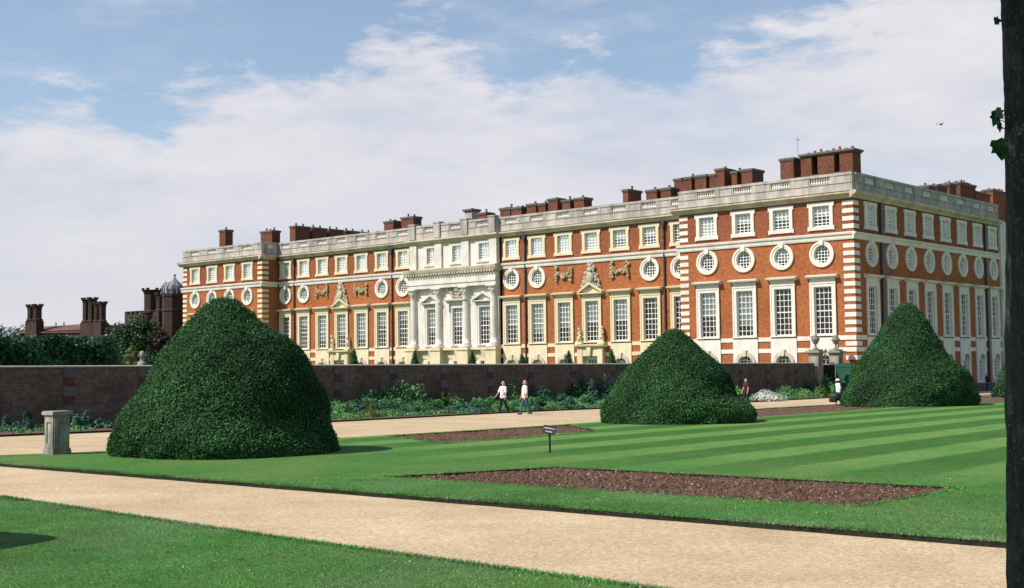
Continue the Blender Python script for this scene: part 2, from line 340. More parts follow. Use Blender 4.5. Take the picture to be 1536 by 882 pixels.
def jag(poly, step, amp):
    out = []
    for i in range(len(poly)):
        a, b = np.array(poly[i], float), np.array(poly[(i+1) % len(poly)], float); n = max(1, int(np.linalg.norm(b-a)/step)); n = min(n, 700)
        nr = np.array([-(b-a)[1], (b-a)[0]])/(np.linalg.norm(b-a)+1e-9)
        for k in range(n): out.append(a+(b-a)*k/n+(nr*random.uniform(-amp, amp) if k else 0))
    return [(float(q[0]), float(q[1])) for q in out]
def slab(name, poly, holes, top, depth_, mats, kind='structure'):
    loops = [poly]+holes; pl = [[Vector((x, y, 0)) for x, y in lp] for lp in loops]; tri = tessellate_polygon(pl)
    flat = [q for lp in loops for q in lp]; n = len(flat)
    v = [(x, y, zg(x, y)+top) for x, y in flat]; f = [tuple(t) for t in tri]; mi = [0]*len(f)
    if depth_:
        v += [(x, y, zg(x, y)+top-depth_) for x, y in flat]; b = 0
        for lp in loops:
            k = len(lp)
            for i in range(k): f.append((b+i, b+(i+1) % k, n+b+(i+1) % k, n+b+i)); mi.append(1)
            b += k
    me = bpy.data.meshes.new(name); me.from_pydata(v, [], f); me.polygons.foreach_set('material_index', mi); me.update()
    bm = bmesh.new(); bm.from_mesh(me); bmesh.ops.recalc_face_normals(bm, faces=[q for q in bm.faces if q.material_index == 0])
    for q in bm.faces:
        if q.material_index == 0 and q.normal.z < 0: q.normal_flip()
    bm.to_mesh(me); bm.free(); return tag(link(name, me, mats), kind=kind)

# base ground out to the horizon
gv = []; gf = []; G = [-1500, -600, -260, -120, -40, 0, 40, 80, 140, 300, 700, 1500]
for j, y in enumerate(G):
    for i, x in enumerate(G):
        cx_, cy_ = max(-120, min(140, x)), max(-140, min(140, y)); gv.append((x, y, zg(cx_, cy_)-.16))
gn = len(G)
for j in range(gn-1):
    for i in range(gn-1): gf.append((j*gn+i, j*gn+i+1, (j+1)*gn+i+1, (j+1)*gn+i))
gm = bpy.data.meshes.new('ground'); gm.from_pydata(gv, [], gf); tag(link('ground', gm, M['field']), kind='structure')

NEAR = [(16.0, -84.3), (16.9, -82.2), (17.5, -79), (17.45, -72), (17.2, -63), (16.8, -58), (15.2, -49), (13.1, -39), (12.8, -29), (11.2, -10), (9.6, 5), (9.0, 30), (9, 60)]
FAR = [(4.2, -120), (4.3, -77.4), (4.7, -70), (4.8, -62.5), (3.25, -47.4), (3.5, -40), (3.9, -25), (2.2, -9), (2.0, -2.5)]
slab('broad_gravel_walk', [(4.0, -121), (16.5, -121), (16.6, -90.2), (16.6, -84.6)]+[(x+.3, y) for x, y in NEAR[1:]]+[(0.2, 60), (.2, -1)]+[(x-.3, y) for x, y in FAR[::-1]], [], -.06, 0, M['gravel'])
slab('front_gravel_path', [(16.604, -90.6), (80, -91.2), (80, -84.7), (16.604, -84.7)], [], -.056, 0, M['gravel'])
BED_F = [(30.35, -82.6), (31.5, -78.75), (40.3, -78.75), (40.2, -82.45)]
BED_A = [(17.9, -71.0), (22.8, -73.3), (22.0, -64.8), (17.7, -61.2)]
BED_B = [(14.6, -46.0), (13.35, -38.6), (13.45, -30.0), (19.3, -35.4), (20.0, -50.6), (17.2, -52.0)]
BED_C = [(20.1, -26.4), (19.2, -19.0), (12.6, -.8), (11.9, -6), (13.2, -14), (16.0, -22)]
beds = [jag(b, .25, .02) for b in (BED_F, BED_A, BED_B, BED_C)]
slab('main_lawn', jag([(16.2, -85.05), (43, -84.95), (80, -84.9), (80, 60)]+NEAR[::-1], .3, .018), beds, 0.015, .12, [M['lawn'], M['turf_edge']])
slab('front_lawn', jag([(10, -88.75), (28, -89.15), (37, -89.75), (80, -91.3), (80, -122), (10, -122)], .3, .02), [], 0.015, .12, [M['lawn_front'], M['turf_edge']])

def inpoly(x, y, poly):
    r = np.zeros(len(x), bool); k = len(poly)
    for i in range(k):
        x0, y0 = poly[i]; x1, y1 = poly[(i+1) % k]
        c = (y0 > y) != (y1 > y); r ^= c & (x < (x1-x0)*(y-y0)/(y1-y0+1e-12)+x0)
    return r
def bed(name, poly, kind='structure', step=.07, h=.07, chips=6000):
    xs = [p[0] for p in poly]; ys = [p[1] for p in poly]
    X, Y = np.meshgrid(np.arange(min(xs), max(xs)+step, step), np.arange(min(ys), max(ys)+step, step)); nx = X.shape[1]
    x = X.ravel(); y = Y.ravel(); ins = inpoly(x, y, poly)
    z = zg(x, y)-.035+rng.normal(0, h*.33, len(x))+.02*np.sin(x*3.1+y)*np.cos(y*2.3)
    f = []
    I = np.arange(len(x)).reshape(X.shape); q = np.stack([I[:-1, :-1], I[:-1, 1:], I[1:, 1:], I[1:, :-1]], -1).reshape(-1, 4)
    q = q[ins[q].any(1)]
    me = bpy.data.meshes.new(name); me.from_pydata(np.stack([x, y, z], 1).tolist(), [], q.tolist()); me.update()
    o = tag(link(name, me, M['soil']), kind=kind)
    return o
bed('front_bed_soil', BED_F, step=.05); bed('walk_bed_soil', BED_A); bed('walk_bed_soil', BED_B, step=.1); bed('walk_bed_soil', BED_C, step=.12)
# bark chips and clods lying on the beds
P = []
for poly, n in ((BED_F, 5200), (BED_A, 2600), (BED_B, 2600)):
    xs = [p[0] for p in poly]; ys = [p[1] for p in poly]; x = rng.uniform(min(xs), max(xs), n*2); y = rng.uniform(min(ys), max(ys), n*2); k = inpoly(x, y, poly)
    P.append(np.stack([x[k], y[k], zg(x[k], y[k])+rng.uniform(-.03, .02, k.sum())], 1))
P = np.concatenate(P); M['chips'] = foliage('bark_chips', [(.06, .030, .018), (.105, .055, .033), (.155, .085, .052), (.22, .13, .08), (.46, .34, .23)], .95, 0)
tag(link('bark_chips', np_mesh('bark_chips', leaf_quads(P, np.tile([0, 0, 1.], (len(P), 1)), .032, 1.8, .6), 4), M['chips']), 'loose bark chips and clods strewn over the empty soil beds', 'bark chips', kind='stuff')

# grass blades on the near turf and along the cut edges
M['blade'] = foliage('grass_blade', [(.055, .22, .042), (.085, .29, .062), (.125, .345, .085), (.19, .38, .12)], .7, .35, .55, patch=.55, alt=(.28, .38, .20))
L1 = [(16.2, -85.05), (43, -84.95), (60, -84.9), (60, -75), (17.5, -75)]; L2 = [(10, -88.75), (28, -89.15), (37, -89.75), (60, -90.6), (60, -99.3), (10, -99.3)]
GX_ = []; GY_ = []
def wedge(x, y, dmax):
    dx, dy = x-CAM[0], y-CAM[1]; d = dx*FW[0]+dy*FW[1]; r = dx*RT[0]+dy*RT[1]
    return (d > 2) & (d < dmax) & (np.abs(r) < d*.43+.5)
for poly, n, dm in ((L2, 900000, 21), (L1, 700000, 24)):
    xs = [p[0] for p in poly]; ys = [p[1] for p in poly]; x = rng.uniform(min(xs), max(xs), n); y = rng.uniform(min(ys), max(ys), n)
    k = inpoly(x, y, poly) & wedge(x, y, dm) & ~inpoly(x, y, BED_F) & (rng.uniform(0, 1, n) > (y+84)/8.5); GX_.append(x[k]); GY_.append(y[k])
def along(pts, n, jit):
    pts = np.array(pts, float); s = rng.uniform(0, len(pts)-1, n); i = s.astype(int); t = (s-i)[:, None]
    q = pts[i]*(1-t)+pts[np.minimum(i+1, len(pts)-1)]*t; return q+rng.normal(0, jit, q.shape)
EDG = np.concatenate([along([(16.5, -85.03), (43.2, -84.93)], 9000, .025), along([(28, -89.15), (37, -89.75), (43.5, -89.98)], 7000, .025), along(BED_F+[BED_F[0]], 2600, .02), along(BED_A+[BED_A[0]], 3000, .03), along(BED_B[1:5], 3000, .035)])
x = np.concatenate(GX_+[EDG[:, 0]]); y = np.concatenate(GY_+[EDG[:, 1]]); n = len(x)
hgt = rng.uniform(.010, .024, n); wd = rng.uniform(.004, .008, n); hgt[-len(EDG):] *= 2.4; wd[-len(EDG):] *= 1.6
a = rng.uniform(0, 6.283, n); lean = rng.normal(0, .6, (n, 2))*hgt[:, None]; z0 = zg(x, y)+.012
V = np.stack([np.stack([x+np.cos(a)*wd, y+np.sin(a)*wd, z0], 1), np.stack([x-np.cos(a)*wd, y-np.sin(a)*wd, z0], 1), np.stack([x+lean[:, 0], y+lean[:, 1], z0+hgt], 1)], 1)
tag(link('grass_blades', np_mesh('grass_blades', V.reshape(-1, 3), 3), M['blade']), 'short mown grass blades covering the near turf', 'grass', kind='stuff')
# daisies / fallen petals in loose drifts on the lawns
cs = [gi(px, py)[:2] for px, py in [(690, 722), (640, 715), (575, 716), (700, 745), (830, 757), (848, 750), (905, 766), (690, 660), (860, 655), (1000, 760), (1120, 757), (1180, 770), (1460, 722), (1420, 722), (1250, 712), (1465, 800), (1300, 800), (1180, 700), (450, 720), (520, 722), (230, 700), (60, 690), (460, 695), (330, 860), (150, 870), (840, 873), (760, 868), (620, 850), (450, 810), (130, 780), (700, 861), (1010, 872), (1215, 609), (1000, 645), (1150, 660)]]
P = np.concatenate([np.array(c)+rng.normal(0, 1, (rng.integers(4, 20), 2))*[.5, .28] for c in cs]); P = np.column_stack([P, zg(P[:, 0], P[:, 1])+.045])
k = ~(inpoly(P[:, 0], P[:, 1], BED_F) | inpoly(P[:, 0], P[:, 1], BED_A) | inpoly(P[:, 0], P[:, 1], BED_B)) & ~((P[:, 1] < -84.9) & (P[:, 1] > -89.9)); P = P[k]
M['petal'] = foliage('fallen_petal', [(.35, .36, .16), (.55, .52, .34), (.62, .60, .50)], .7, .2)
tag(link('daisy_drift', np_mesh('daisy_drift', leaf_quads(P, np.tile([0, 0, 1.], (len(P), 1)), .02, 3., .35), 4), M['petal']), 'pale daisies and petals scattered in drifts over the lawns', 'daisies', kind='stuff')

# ------------------------------------------------------------------ the palace
palace = thing('palace', 'long orange-red brick palace with white stone trim, balustrade and rows of sash windows', 'palace', (0, 0, -1.2))
def PART(o, parent=palace):
    o.parent = parent; o.matrix_parent_inverse = Matrix.Translation((0, 0, 1.2)) if parent is palace else Matrix.Identity(4); return o
def pbuild(mb, name, mats, smooth=False): return PART(mb.build(name, mats, None, smooth))
D = 2.652; ZB = -1.6
XE, XR, XC0, XC1, XL, XW = 0.0, -17.76, -43.15, -56.95, -82.05, -99.75      # corners along the south front
YN = 60.0
FS = lambda a, n, z: (a, -n, z)
FR = lambda a, n, z: (a, D-n, z)
FE = lambda a, n, z: (n, a, z)
FLr = lambda a, n, z: (XL+n, a, z)      # east return of the west pavilion
FRr = lambda a, n, z: (XR-n, a, z)      # west return of the east pavilion
FW_ = lambda a, n, z: (XW-n, a, z)
S = 3.9; SR = 3.6672; SE = 4.0795; SC = 4.1114
south_pav = [-(3.005+S*k) for k in range(4)]
west_pav = [-85.1366-S*k for k in range(4)]
rng_r = [-19.43-SR*k for k in range(7)]
rng_l = [-58.558-SR*k for k in range(7)]
cen = [-45.1637-SC*k for k in range(3)]
east = [3.218+SE*k for k in range(8)]
ZU, ZR_, ZT0, ZT1 = 14.67, 11.33, 4.33, 8.5
UW, UH, RR, RRZ, TW = .80, .90, .76, .82, .84
def wall(F, a0, a1, z0, z1, holes, name, mat):
    mb = MB(F); A = sorted({a0, a1} | {v for h in holes for v in (h[1], h[2])}); Z = sorted({z0, z1} | {v for h in holes for v in (h[3], h[4])})
    for i in range(len(A)-1):
        for j in range(len(Z)-1):
            ca, cz = (A[i]+A[i+1])/2, (Z[j]+Z[j+1])/2
            if any(h[1] < ca < h[2] and h[3] < cz < h[4] for h in holes): continue
            mb.quad((A[i], 0, Z[j]), (A[i+1], 0, Z[j]), (A[i+1], 0, Z[j+1]), (A[i], 0, Z[j+1]))
    for h in holes:
        if h[0] != 'o': continue
        ca, cz, ra, rz = (h[1]+h[2])/2, (h[3]+h[4])/2, (h[2]-h[1])/2, (h[4]-h[3])/2; NN = 32; vs = []
        for i in range(NN):
            t = 2*math.pi*i/NN; c, q = math.cos(t), math.sin(t); k = 1/max(abs(c), abs(q)); vs += [(ca+ra*c*k, 0, cz+rz*q*k), (ca+ra*.97*c, 0, cz+rz*.97*q)]
        mb.add(vs, [(2*i, 2*((i+1) % NN), 2*((i+1) % NN)+1, 2*i+1) for i in range(NN)])
    return pbuild(mb, name, mat)
def holes_for(ps, up=True, rd=(), tall=True, base=True):
    h = []
    for i, a in enumerate(ps):
        if up: h.append(('r', a-UW, a+UW, ZU-UH, ZU+UH))
        if i in rd: h.append(('o', a-RR-.06, a+RR+.06, ZR_-RRZ-.06, ZR_+RRZ+.06))
        if tall: h.append(('r', a-TW, a+TW, ZT0, ZT1))
        if base: h.append(('r', a-.8, a+.8, -.6, 2.7))
    return h
ZTOP = 16.6
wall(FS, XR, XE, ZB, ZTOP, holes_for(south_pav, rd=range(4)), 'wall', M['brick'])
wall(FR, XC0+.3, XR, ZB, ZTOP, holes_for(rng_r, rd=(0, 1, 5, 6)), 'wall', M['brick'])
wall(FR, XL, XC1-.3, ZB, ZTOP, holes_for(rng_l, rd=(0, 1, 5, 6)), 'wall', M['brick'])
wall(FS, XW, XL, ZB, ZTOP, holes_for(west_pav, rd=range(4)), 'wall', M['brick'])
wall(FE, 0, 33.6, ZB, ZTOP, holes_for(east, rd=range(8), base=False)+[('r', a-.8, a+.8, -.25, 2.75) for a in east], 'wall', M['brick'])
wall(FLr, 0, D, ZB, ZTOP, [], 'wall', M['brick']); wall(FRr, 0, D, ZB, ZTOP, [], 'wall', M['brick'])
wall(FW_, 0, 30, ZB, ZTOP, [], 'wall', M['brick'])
wall(lambda a, n, z: (n+.25, a, z), 33.6, YN, ZB, ZTOP, [], 'wall', M['centre']); wall(lambda a, n, z: (a, 33.6-n, z), -.5, .25, ZB, ZTOP, [], 'wall', M['centre'])
# stone centrepiece wall
FC = lambda a, n, z: (a, D-.30-n, z)
wall(FC, XC1, XC0, ZB, ZTOP, holes_for(cen, base=False)+[('r', a-.7, a+.7, .9, 2.55) for a in cen], 'centre_wall', M['centre'])
mb = MB(FC)
for a in (XC0, XC1): mb.quad((a, 0, ZB), (a, -.3, ZB), (a, -.3, ZTOP), (a, 0, ZTOP))
pbuild(mb, 'centre_return', M['centre'])
# dark interior behind the glazing
mb = MB()
mb.box(XR+.02, XE-1.0, -D-6, -.95, ZB, ZTOP-.1)
mb.F = FR; mb.box(XL+.02, XR-.02, -6, -.95, ZB, ZTOP-.1); mb.F = FS; mb.box(XW+.3, XL-.02, -8, -.95, ZB, ZTOP-.1); mb.F = FE; mb.box(1.0, YN-.3, -8, -.95, ZB, ZTOP-.1)
pbuild(mb, 'interior', M['room_and_gap'])

# ---- windows (each one its own part: stone surround > sash, pane, blind, hood)
def bars(mb, x0, x1, z0, z1, nx, nz, y0=.2, w_=.05, clip=None, mid=None):
    fr = .075
    if clip is None:
        for q in ((x0, x0+fr, z0, z1), (x1-fr, x1, z0, z1), (x0+fr, x1-fr, z0, z0+fr*1.3), (x0+fr, x1-fr, z1-fr, z1)): mb.box(q[0], q[1], -y0-.03, -y0+.05, q[2], q[3])
    for i in range(1, nx):
        x = x0+(x1-x0)*i/nx; e = 0
        if clip: e = clip(x)
        a, b = (z0+fr*1.3, z1-fr) if clip is None else ((z0+z1)/2-e, (z0+z1)/2+e)
        if b > a: mb.box(x-w_/2, x+w_/2, -y0-.015, -y0+.03, a, b)
    for j in range(1, nz):
        z = z0+(z1-z0)*j/nz; ww = w_*(1.9 if mid == j else 1)
        a, b = x0+fr, x1-fr
        if clip:
            e = math.sqrt(max(0, 1-((z-(z0+z1)/2)/((z1-z0)/2))**2))*(x1-x0)/2; a, b = -e, e
        if b > a: mb.box(a, b, -y0-.012, -y0+.027, z-ww/2, z+ww/2)
def W_meshes(kind, mkey):
    r = {}
    s = MB()
    if kind == 'upper_window':
        w_, h_ = UW, UH
        s.box(-w_-.34, -w_, -.32, .10, -h_-.02, h_+.3); s.box(w_, w_+.34, -.32, .10, -h_-.02, h_+.3)
        s.box(-w_, w_, -.32, .10, h_, h_+.30); s.box(-w_-.34, w_+.34, -.32, .14, -h_-.32, -h_-.02)
        for q in (-1, 1):
            for z in (h_+.03, -h_-.24): s.box(q*(w_+.40)-.065, q*(w_+.40)+.065, 0, .125, z-.12, z+.26)
        s.ring(0, 0, w_, h_, w_+.08, h_+.08, .10, .135, 4, R(45), R(405)) if False else None
        g = MB(); bars(g, -w_, w_, -h_, h_, 4, 6, .18, .055)
        p = MB(); p.quad((-w_, -.20, -h_), (w_, -.20, -h_), (w_, -.20, h_), (-w_, -.20, h_))
    elif kind == 'round_window':
        s.ring(0, 0, RR, RRZ, 1.17, 1.14, -.3, .10, 36); s.ring(0, 0, .98, .98, 1.17, 1.14, .09, .15, 36)
        s.prism([(-.16, .80), (.16, .80), (.22, 1.20), (-.22, 1.20)], .0, .24)
        g = MB(); g.ring(0, 0, RR-.07, RRZ-.07, RR+.02, RRZ+.02, -.22, -.12, 32); bars(g, -RR, RR, -RRZ, RRZ, 5, 6, .18, .05, clip=lambda x: RRZ*math.sqrt(max(0, 1-(x/RR)**2)))
        p = MB(); p.add([(RR*math.cos(2*math.pi*i/28), -.20, RRZ*math.sin(2*math.pi*i/28)) for i in range(28)], [tuple(range(28))])
    elif kind == 'tall_window':
        w_, z0, z1 = TW, 0, ZT1-ZT0
        s.box(-w_-.36, -w_, -.34, .12, z0, z1+.36); s.box(w_, w_+.36, -.34, .12, z0, z1+.36); s.box(-w_, w_, -.34, .12, z1, z1+.36)
        s.box(-w_-.40, -w_-.26, .12, .16, z0, z1+.40); s.box(w_+.26, w_+.40, .12, .16, z0, z1+.40); s.box(-w_-.26, w_+.26, .12, .16, z1+.27, z1+.40)
        s.box(-w_-.42, w_+.42, -.34, .22, z0-.12, z0-.003)
        g = MB(); bars(g, -w_, w_, z0, z1, 4, 8, .18, .045, mid=4)
        p = MB(); p.quad((-w_, -.20, z0), (w_, -.20, z0), (w_, -.20, z1), (-w_, -.20, z1))
    elif kind == 'basement_window':
        top = 4.10
        def arch(r0, zc): return None
        s.box(-1.28, -.72, -.3, .12, ZB, top); s.box(.72, 1.28, -.3, .12, ZB, top)
        A = [(.72*math.cos(R(t)), 1.98+.62*math.sin(R(t))) for t in range(0, 181, 15)]
        s.prism(A+[(-.72, top), (.72, top)], -.3, .12)
        s.mi = 1; s.ring(0, 1.98, .72, .62, 1.04, .96, .10, .26, 20, 0, math.pi); s.prism([(-.13, 2.52), (.13, 2.52), (.2, 3.1), (-.2, 3.1)], .1, .36)
        s.box(-1.06, -.72, .105, .25, ZB, 1.97); s.box(.72, 1.06, .105, .25, ZB, 1.97); s.mi = 0
        g = MB(); bars(g, -.74, .74, -.4, 2.62, 4, 7, .2, .07)
        p = MB(); p.quad((-.78, -.24, -.5), (.78, -.24, -.5), (.78, -.24, 2.66), (-.78, -.24, 2.66))
    elif kind == 'french_window':
        s.box(-1.24, -.74, -.3, .12, ZB, 4.1); s.box(.74, 1.24, -.3, .12, ZB, 4.1)
        A = [(.74*math.cos(R(t)), 1.95+.62*math.sin(R(t))) for t in range(0, 181, 15)]; s.prism(A+[(-.74, 4.1), (.74, 4.1)], -.3, .12)
        s.ring(0, 1.95, .72, .6, 1.04, .95, .12, .22, 20, 0, math.pi); s.box(-.74, .74, -.3, .3, ZB, -.26)
        g = MB(); bars(g, -.74, .74, -.25, 2.6, 4, 8, .2, .07)
        p = MB(); p.quad((-.78, -.24, -.25), (.78, -.24, -.25), (.78, -.24, 2.65), (-.78, -.24, 2.65))
    elif kind == 'square_window':
        s.box(-.95, -.7, -.3, .1, .9, 2.8); s.box(.7, .95, -.3, .1, .9, 2.8); s.box(-.7, .7, -.3, .1, 2.52, 2.8)
        g = MB(); bars(g, -.7, .7, .9, 2.52, 4, 3, .2, .10)
        p = MB(); p.quad((-.7, -.24, .9), (.7, -.24, .9), (.7, -.24, 2.52), (-.7, -.24, 2.52))
    r['s'] = s.mesh(kind); r['g'] = g.mesh('sash'); r['p'] = p.mesh('pane')
    h = MB(); z1 = ZT1-ZT0
    h.box(-TW-.36, TW+.36, .0, .14, z1+.40, z1+.72); h.extr([(0, z1+.72), (.2, z1+.72), (.28, z1+.80), (.5, z1+.84), (.54, z1+.98), (.1, z1+1.06), (0, z1+1.06)], -TW-.66, TW+.66)
    r['h'] = h.mesh('hood')
    r['mk'] = mkey; return r
_cache = {}
blind_cache = {}
def blind_mesh(w_, z0, z1, key):
    k = (round(w_, 2), round(z0, 2), round(z1, 2), key)
    if k not in blind_cache:
        b = MB(); nn = 8
        for i in range(nn):
            x0, x1 = -w_+2*w_*i/nn, -w_+2*w_*(i+1)/nn; b.quad((x0, -.30-.03*(i % 2), z0), (x1, -.30-.03*((i+1) % 2), z0), (x1, -.30-.03*((i+1) % 2), z1), (x0, -.30-.03*(i % 2), z1))
        blind_cache[k] = b.mesh('blind')
    return blind_cache[k]
def window(kind, loc, mkey, rz=0, hood=False, blind=None):
    key = (kind, mkey)
    if key not in _cache: _cache[key] = W_meshes(kind, mkey)
    r = _cache[key]; o = link(kind, r['s'], [M[mkey], M['cornice']] if kind == 'basement_window' else M[mkey], None, loc, rz); PART(o)
    link('sash', r['g'], M['sash'], o); link('pane', r['p'], M['glass'], o)
    if hood: link('hood', r['h'], M[mkey], o)
    if blind: link('blind', blind_mesh(*blind), M['blind'], o)
    return o
rw = random.Random(11)
def blind_for(kind, lvl=None):
    q = rw.random()
    if kind == 'tall_window':
        H = ZT1-ZT0
        f = lvl if lvl is not None else (.0 if q < .22 else rw.choice([.22, .4, .5, .52, .75, .78]))
        return (TW, H*(1-f), H, 'b') if f > 0 else None
    if kind == 'upper_window': return (UW, -UH+2*UH*rw.choice([0, .3, .5]), UH, 'b') if q < .55 else None
    if kind == 'round_window': return (RR, -RRZ*.3, RRZ*.85, 'b') if q < .35 else None
def bay_set(ps, y, mkey, rd, rz=0, east_=False, skip_hood=(), levels=None, base='basement_window'):
    for i, a in enumerate(ps):
        P_ = (lambda z: (0, a, z)) if east_ else (lambda z: (a, y, z))
        window('upper_window', P_(ZU), mkey, rz, blind=blind_for('upper_window'))
        if i in rd: window('round_window', P_(ZR_), 'white', rz, blind=blind_for('round_window'))
        window('tall_window', P_(ZT0), mkey, rz, hood=i not in skip_hood, blind=blind_for('tall_window', levels[i] if levels else None))
        if base: window('square_window' if i in skip_hood else base, P_(0), mkey, rz)
bay_set(south_pav, 0, 'white', range(4), levels=[0, .0, .75, .55])
bay_set(rng_r, D, 'cream', (0, 1, 5, 6), skip_hood=(3,), levels=[0, .0, .5, .55, .62, .75, .55])
bay_set(rng_l, D, 'cream', (0, 1, 5, 6), skip_hood=(3,), levels=[.25, .4, .75, .6, .75, .3, 0])
bay_set(west_pav, 0, 'cream', range(4))
bay_set(east, 0, 'white', range(8), R(90), True, base='french_window', levels=[0]*8)
for i, a in enumerate(cen):
    window('upper_window', (a, D-.30, ZU), 'centre', blind=None); window('tall_window', (a, D-.30, ZT0), 'centre', blind=blind_for('tall_window', [.3, .5, .6][i])); window('square_window', (a, D-.30, 0), 'yellow')

# ---- horizontal mouldings
CORN = [(0, 16.02), (.16, 16.02), (.22, 16.14), (.46, 16.30), (.52, 16.34), (.60, 16.40), (.60, 16.56), (.66, 16.60), (0, 16.66)]
STR = [(0, 12.48), (.10, 12.48), (.14, 12.60), (.16, 12.82), (.26, 12.90), (.30, 13.06), (0, 13.14)]
def run(prof, name, mat, segs):
    for F, a0, a1 in segs:
        mb = MB(F); mb.extr(prof, a0, a1); pbuild(mb, name, mat)
e = .6
SEG = lambda e: [(FS, XR-e, XE), (FR, XC0, XR-e-.002), (FR, XL+e+.002, XC1), (FS, XW-e, XL+e), (FE, -e, 33.6), (FLr, -e+.004, D-e-.004), (FW_, 0, 30)]
run(CORN, 'cornice', M['cornice'], SEG(.62)); run(STR, 'string_course', M['white'], SEG(.28))
run([(0, 16.02), (.2, 16.02), (.5, 16.34), (.6, 16.4), (.6, 16.56), (0, 16.66)], 'cornice', M['cornice'], [(FC, XC1-.3, XC0+.3)])
def bands(F, ps, a0, a1, mat):
    E_ = sorted([a0, a1]+[v for a in ps for v in (a-1.29, a+1.29)])
    for i in range(0, len(E_), 2):
        if E_[i+1]-E_[i] > .05:
            for z0, z1 in ((3.84, 4.22), (2.82, 3.2)): mb = MB(F); mb.box(E_[i], E_[i+1], -.02, .06, z0, z1); pbuild(mb, 'stone_band', mat)
bands(FS, south_pav, XR, XE-.002, M['white']); bands(FR, rng_r, XC0, XR-.002, M['cream']); bands(FR, rng_l, XL+.002, XC1, M['cream']); bands(FS, west_pav, XW, XL, M['cream']); bands(FE, east, .062, 33.6, M['white'])
def quoins(F, a0, a1, mat, n=.04, low=0, low_z=0):
    for z in [15.62-.67*k for k in range(4)]+[11.95-.66*k for k in range(12)]+([3.52] if low else [])+([2.32] if low > 1 else []):
        if z > low_z: mb = MB(F); mb.box(a0, a1, -.02, n, z-.19, z+.19); pbuild(mb, 'quoin', mat)
quoins(FS, -1.0, .04, M['white'], low=2); quoins(FE, .042, 1.0, M['white'], .038, low=2); quoins(FS, XR, XR+.95, M['white'], low=1); quoins(FS, XL-.95, XL+.04, M['cream'], low_z=6); quoins(FLr, .042, 1.0, M['cream'], .038, low_z=6); quoins(FS, XW-.04, XW+.95, M['cream'], low_z=5)

# ---- balustrade
BAL = [(.05, 0), (.10, .06), (.115, .17), (.05, .30), (.05, .36), (.10, .47), (.10, .53), (.06, .60), (.09, .64)]
def balustrade(F, a0, a1, ps, n0=.0, hw=.95, mat='balust', ends=.8):
    mb = MB(F); n1 = n0+.02
    mb.box(a0, a1, n1-.42, n1+.08, 16.62, 17.36); mb.box(a0, a1, n1-.46, n1+.14, 17.36, 17.42)
    mb.box(a0, a1, n1-.44, n1+.12, 18.04, 18.27)
    E_ = [a0]+[v for a in sorted(ps) for v in (a-hw, a+hw)]+[a1]
    for i in range(0, len(E_), 2):
        if E_[i+1]-E_[i] > .05:
            mb.box(E_[i], E_[i+1], n1-.40, n1+.06, 17.42, 18.04)
            if E_[i+1]-E_[i] > 1.2: mb.box(E_[i]+.12, E_[i]+.5, n1+.06, n1+.09, 16.64, 18.03); mb.box(E_[i+1]-.2, E_[i+1]-.13, n1+.07, n1+.10, 16.64, 18.03)
    for a in ps:
        mb.mi = 1
        for k in range(8): mb.lathe([(r*1.05, 17.42+z*.97) for r, z in BAL], a-hw+(k+.5)*2*hw/8, n1-.10, 6, caps=False)
        mb.mi = 0
    return pbuild(mb, 'balustrade', [M[mat], M['white']])
balustrade(FS, XR-.02, XE+.02, south_pav); balustrade(FR, XC0, XR-.03, rng_r[1:]+[rng_r[0]-.1], hw=.85); balustrade(FR, XL+.03, XC1, rng_l, hw=.85); balustrade(FS, XW, XL+.02, west_pav); balustrade(FE, .44, 33.6, east)
balustrade(FC, XC1, XC0, cen, n0=.15, hw=1.0, mat='balust'); balustrade(FLr, .44, D-.1, [D/2], hw=.45)
# roofs behind the parapets
mb = MB(FS); mb.extr([(-.9, 16.7), (-5, 18.1), (-18, 18.2), (-20, 16)], XR+.4, XE-5.2)
mb.F = FR; mb.extr([(-.9, 16.7), (-4, 17.9), (-18, 18.2), (-20, 16)], XL-.4, XR+.4)
mb.F = FS; mb.extr([(-.9, 16.7), (-5, 18.1), (-18, 18.2), (-20, 16)], XW+.6, XL-.4)
mb.F = FE; mb.extr([(-.9, 16.7), (-5, 18.1), (-16, 18.2), (-18, 16)], 5, YN)
pbuild(mb, 'roof', M['slate'])

# ---- stone centrepiece: plinth, columns, entablature, pilasters, pediments
colx = [-43.75, -47.95, -52.25, -56.35]
for a in colx:
    mb = MB(FC); mb.box(a-.82, a+.82, 0, .85, ZB, 3.72); mb.box(a-.92, a+.92, 0, .95, 3.72, 4.02); pbuild(mb, 'column_pedestal', M['yellow'])
    mb = MB(FC); mb.box(a-.68, a+.68, -.1, .72, 4.02, 4.24)
    mb.lathe([(.60, 4.24), (.62, 4.32), (.54, 4.42), (.56, 4.52), (.48, 4.60)]+[(.48-.06*(k/10)**2, 4.6+k*.54) for k in range(11)]+[(.47, 10.05), (.44, 10.12)], a, .06, 20); c = pbuild(mb, 'column', M['centre'], True)
    mb = MB(FC); mb.lathe([(.47, 10.12), (.52, 10.3), (.60, 10.55), (.74, 10.72)], a, .1, 14); mb.box(a-.70, a+.70, .0, .74, 10.72, 10.86)
    for t in range(12): mb.blob((a+.60*math.cos(t*.5236), .08+.56*math.sin(t*.5236), 10.36+.22*(t % 2)), .13, t)
    cc_ = mb.build('capital', M['centre'], c)
    mb = MB(FC); mb.box(a-.55, a+.55, -.05, .22, 13.16, 16.02); pbuild(mb, 'pilaster', M['centre'])
    mb = MB(FC); mb.box(a-.5, a+.5, -.3, .42, 16.66, 18.36); mb.box(a-.56, a+.56, -.35, .48, 18.36, 18.5); pbuild(mb, 'parapet_pier', M['balust'])
mb = MB(FC); a0, a1 = XC1-.1, XC0+.1
mb.box(a0, a1, 0, .58, 10.862, 11.3); mb.box(a0+.004, a1-.004, 0, .66, 11.3, 11.5)
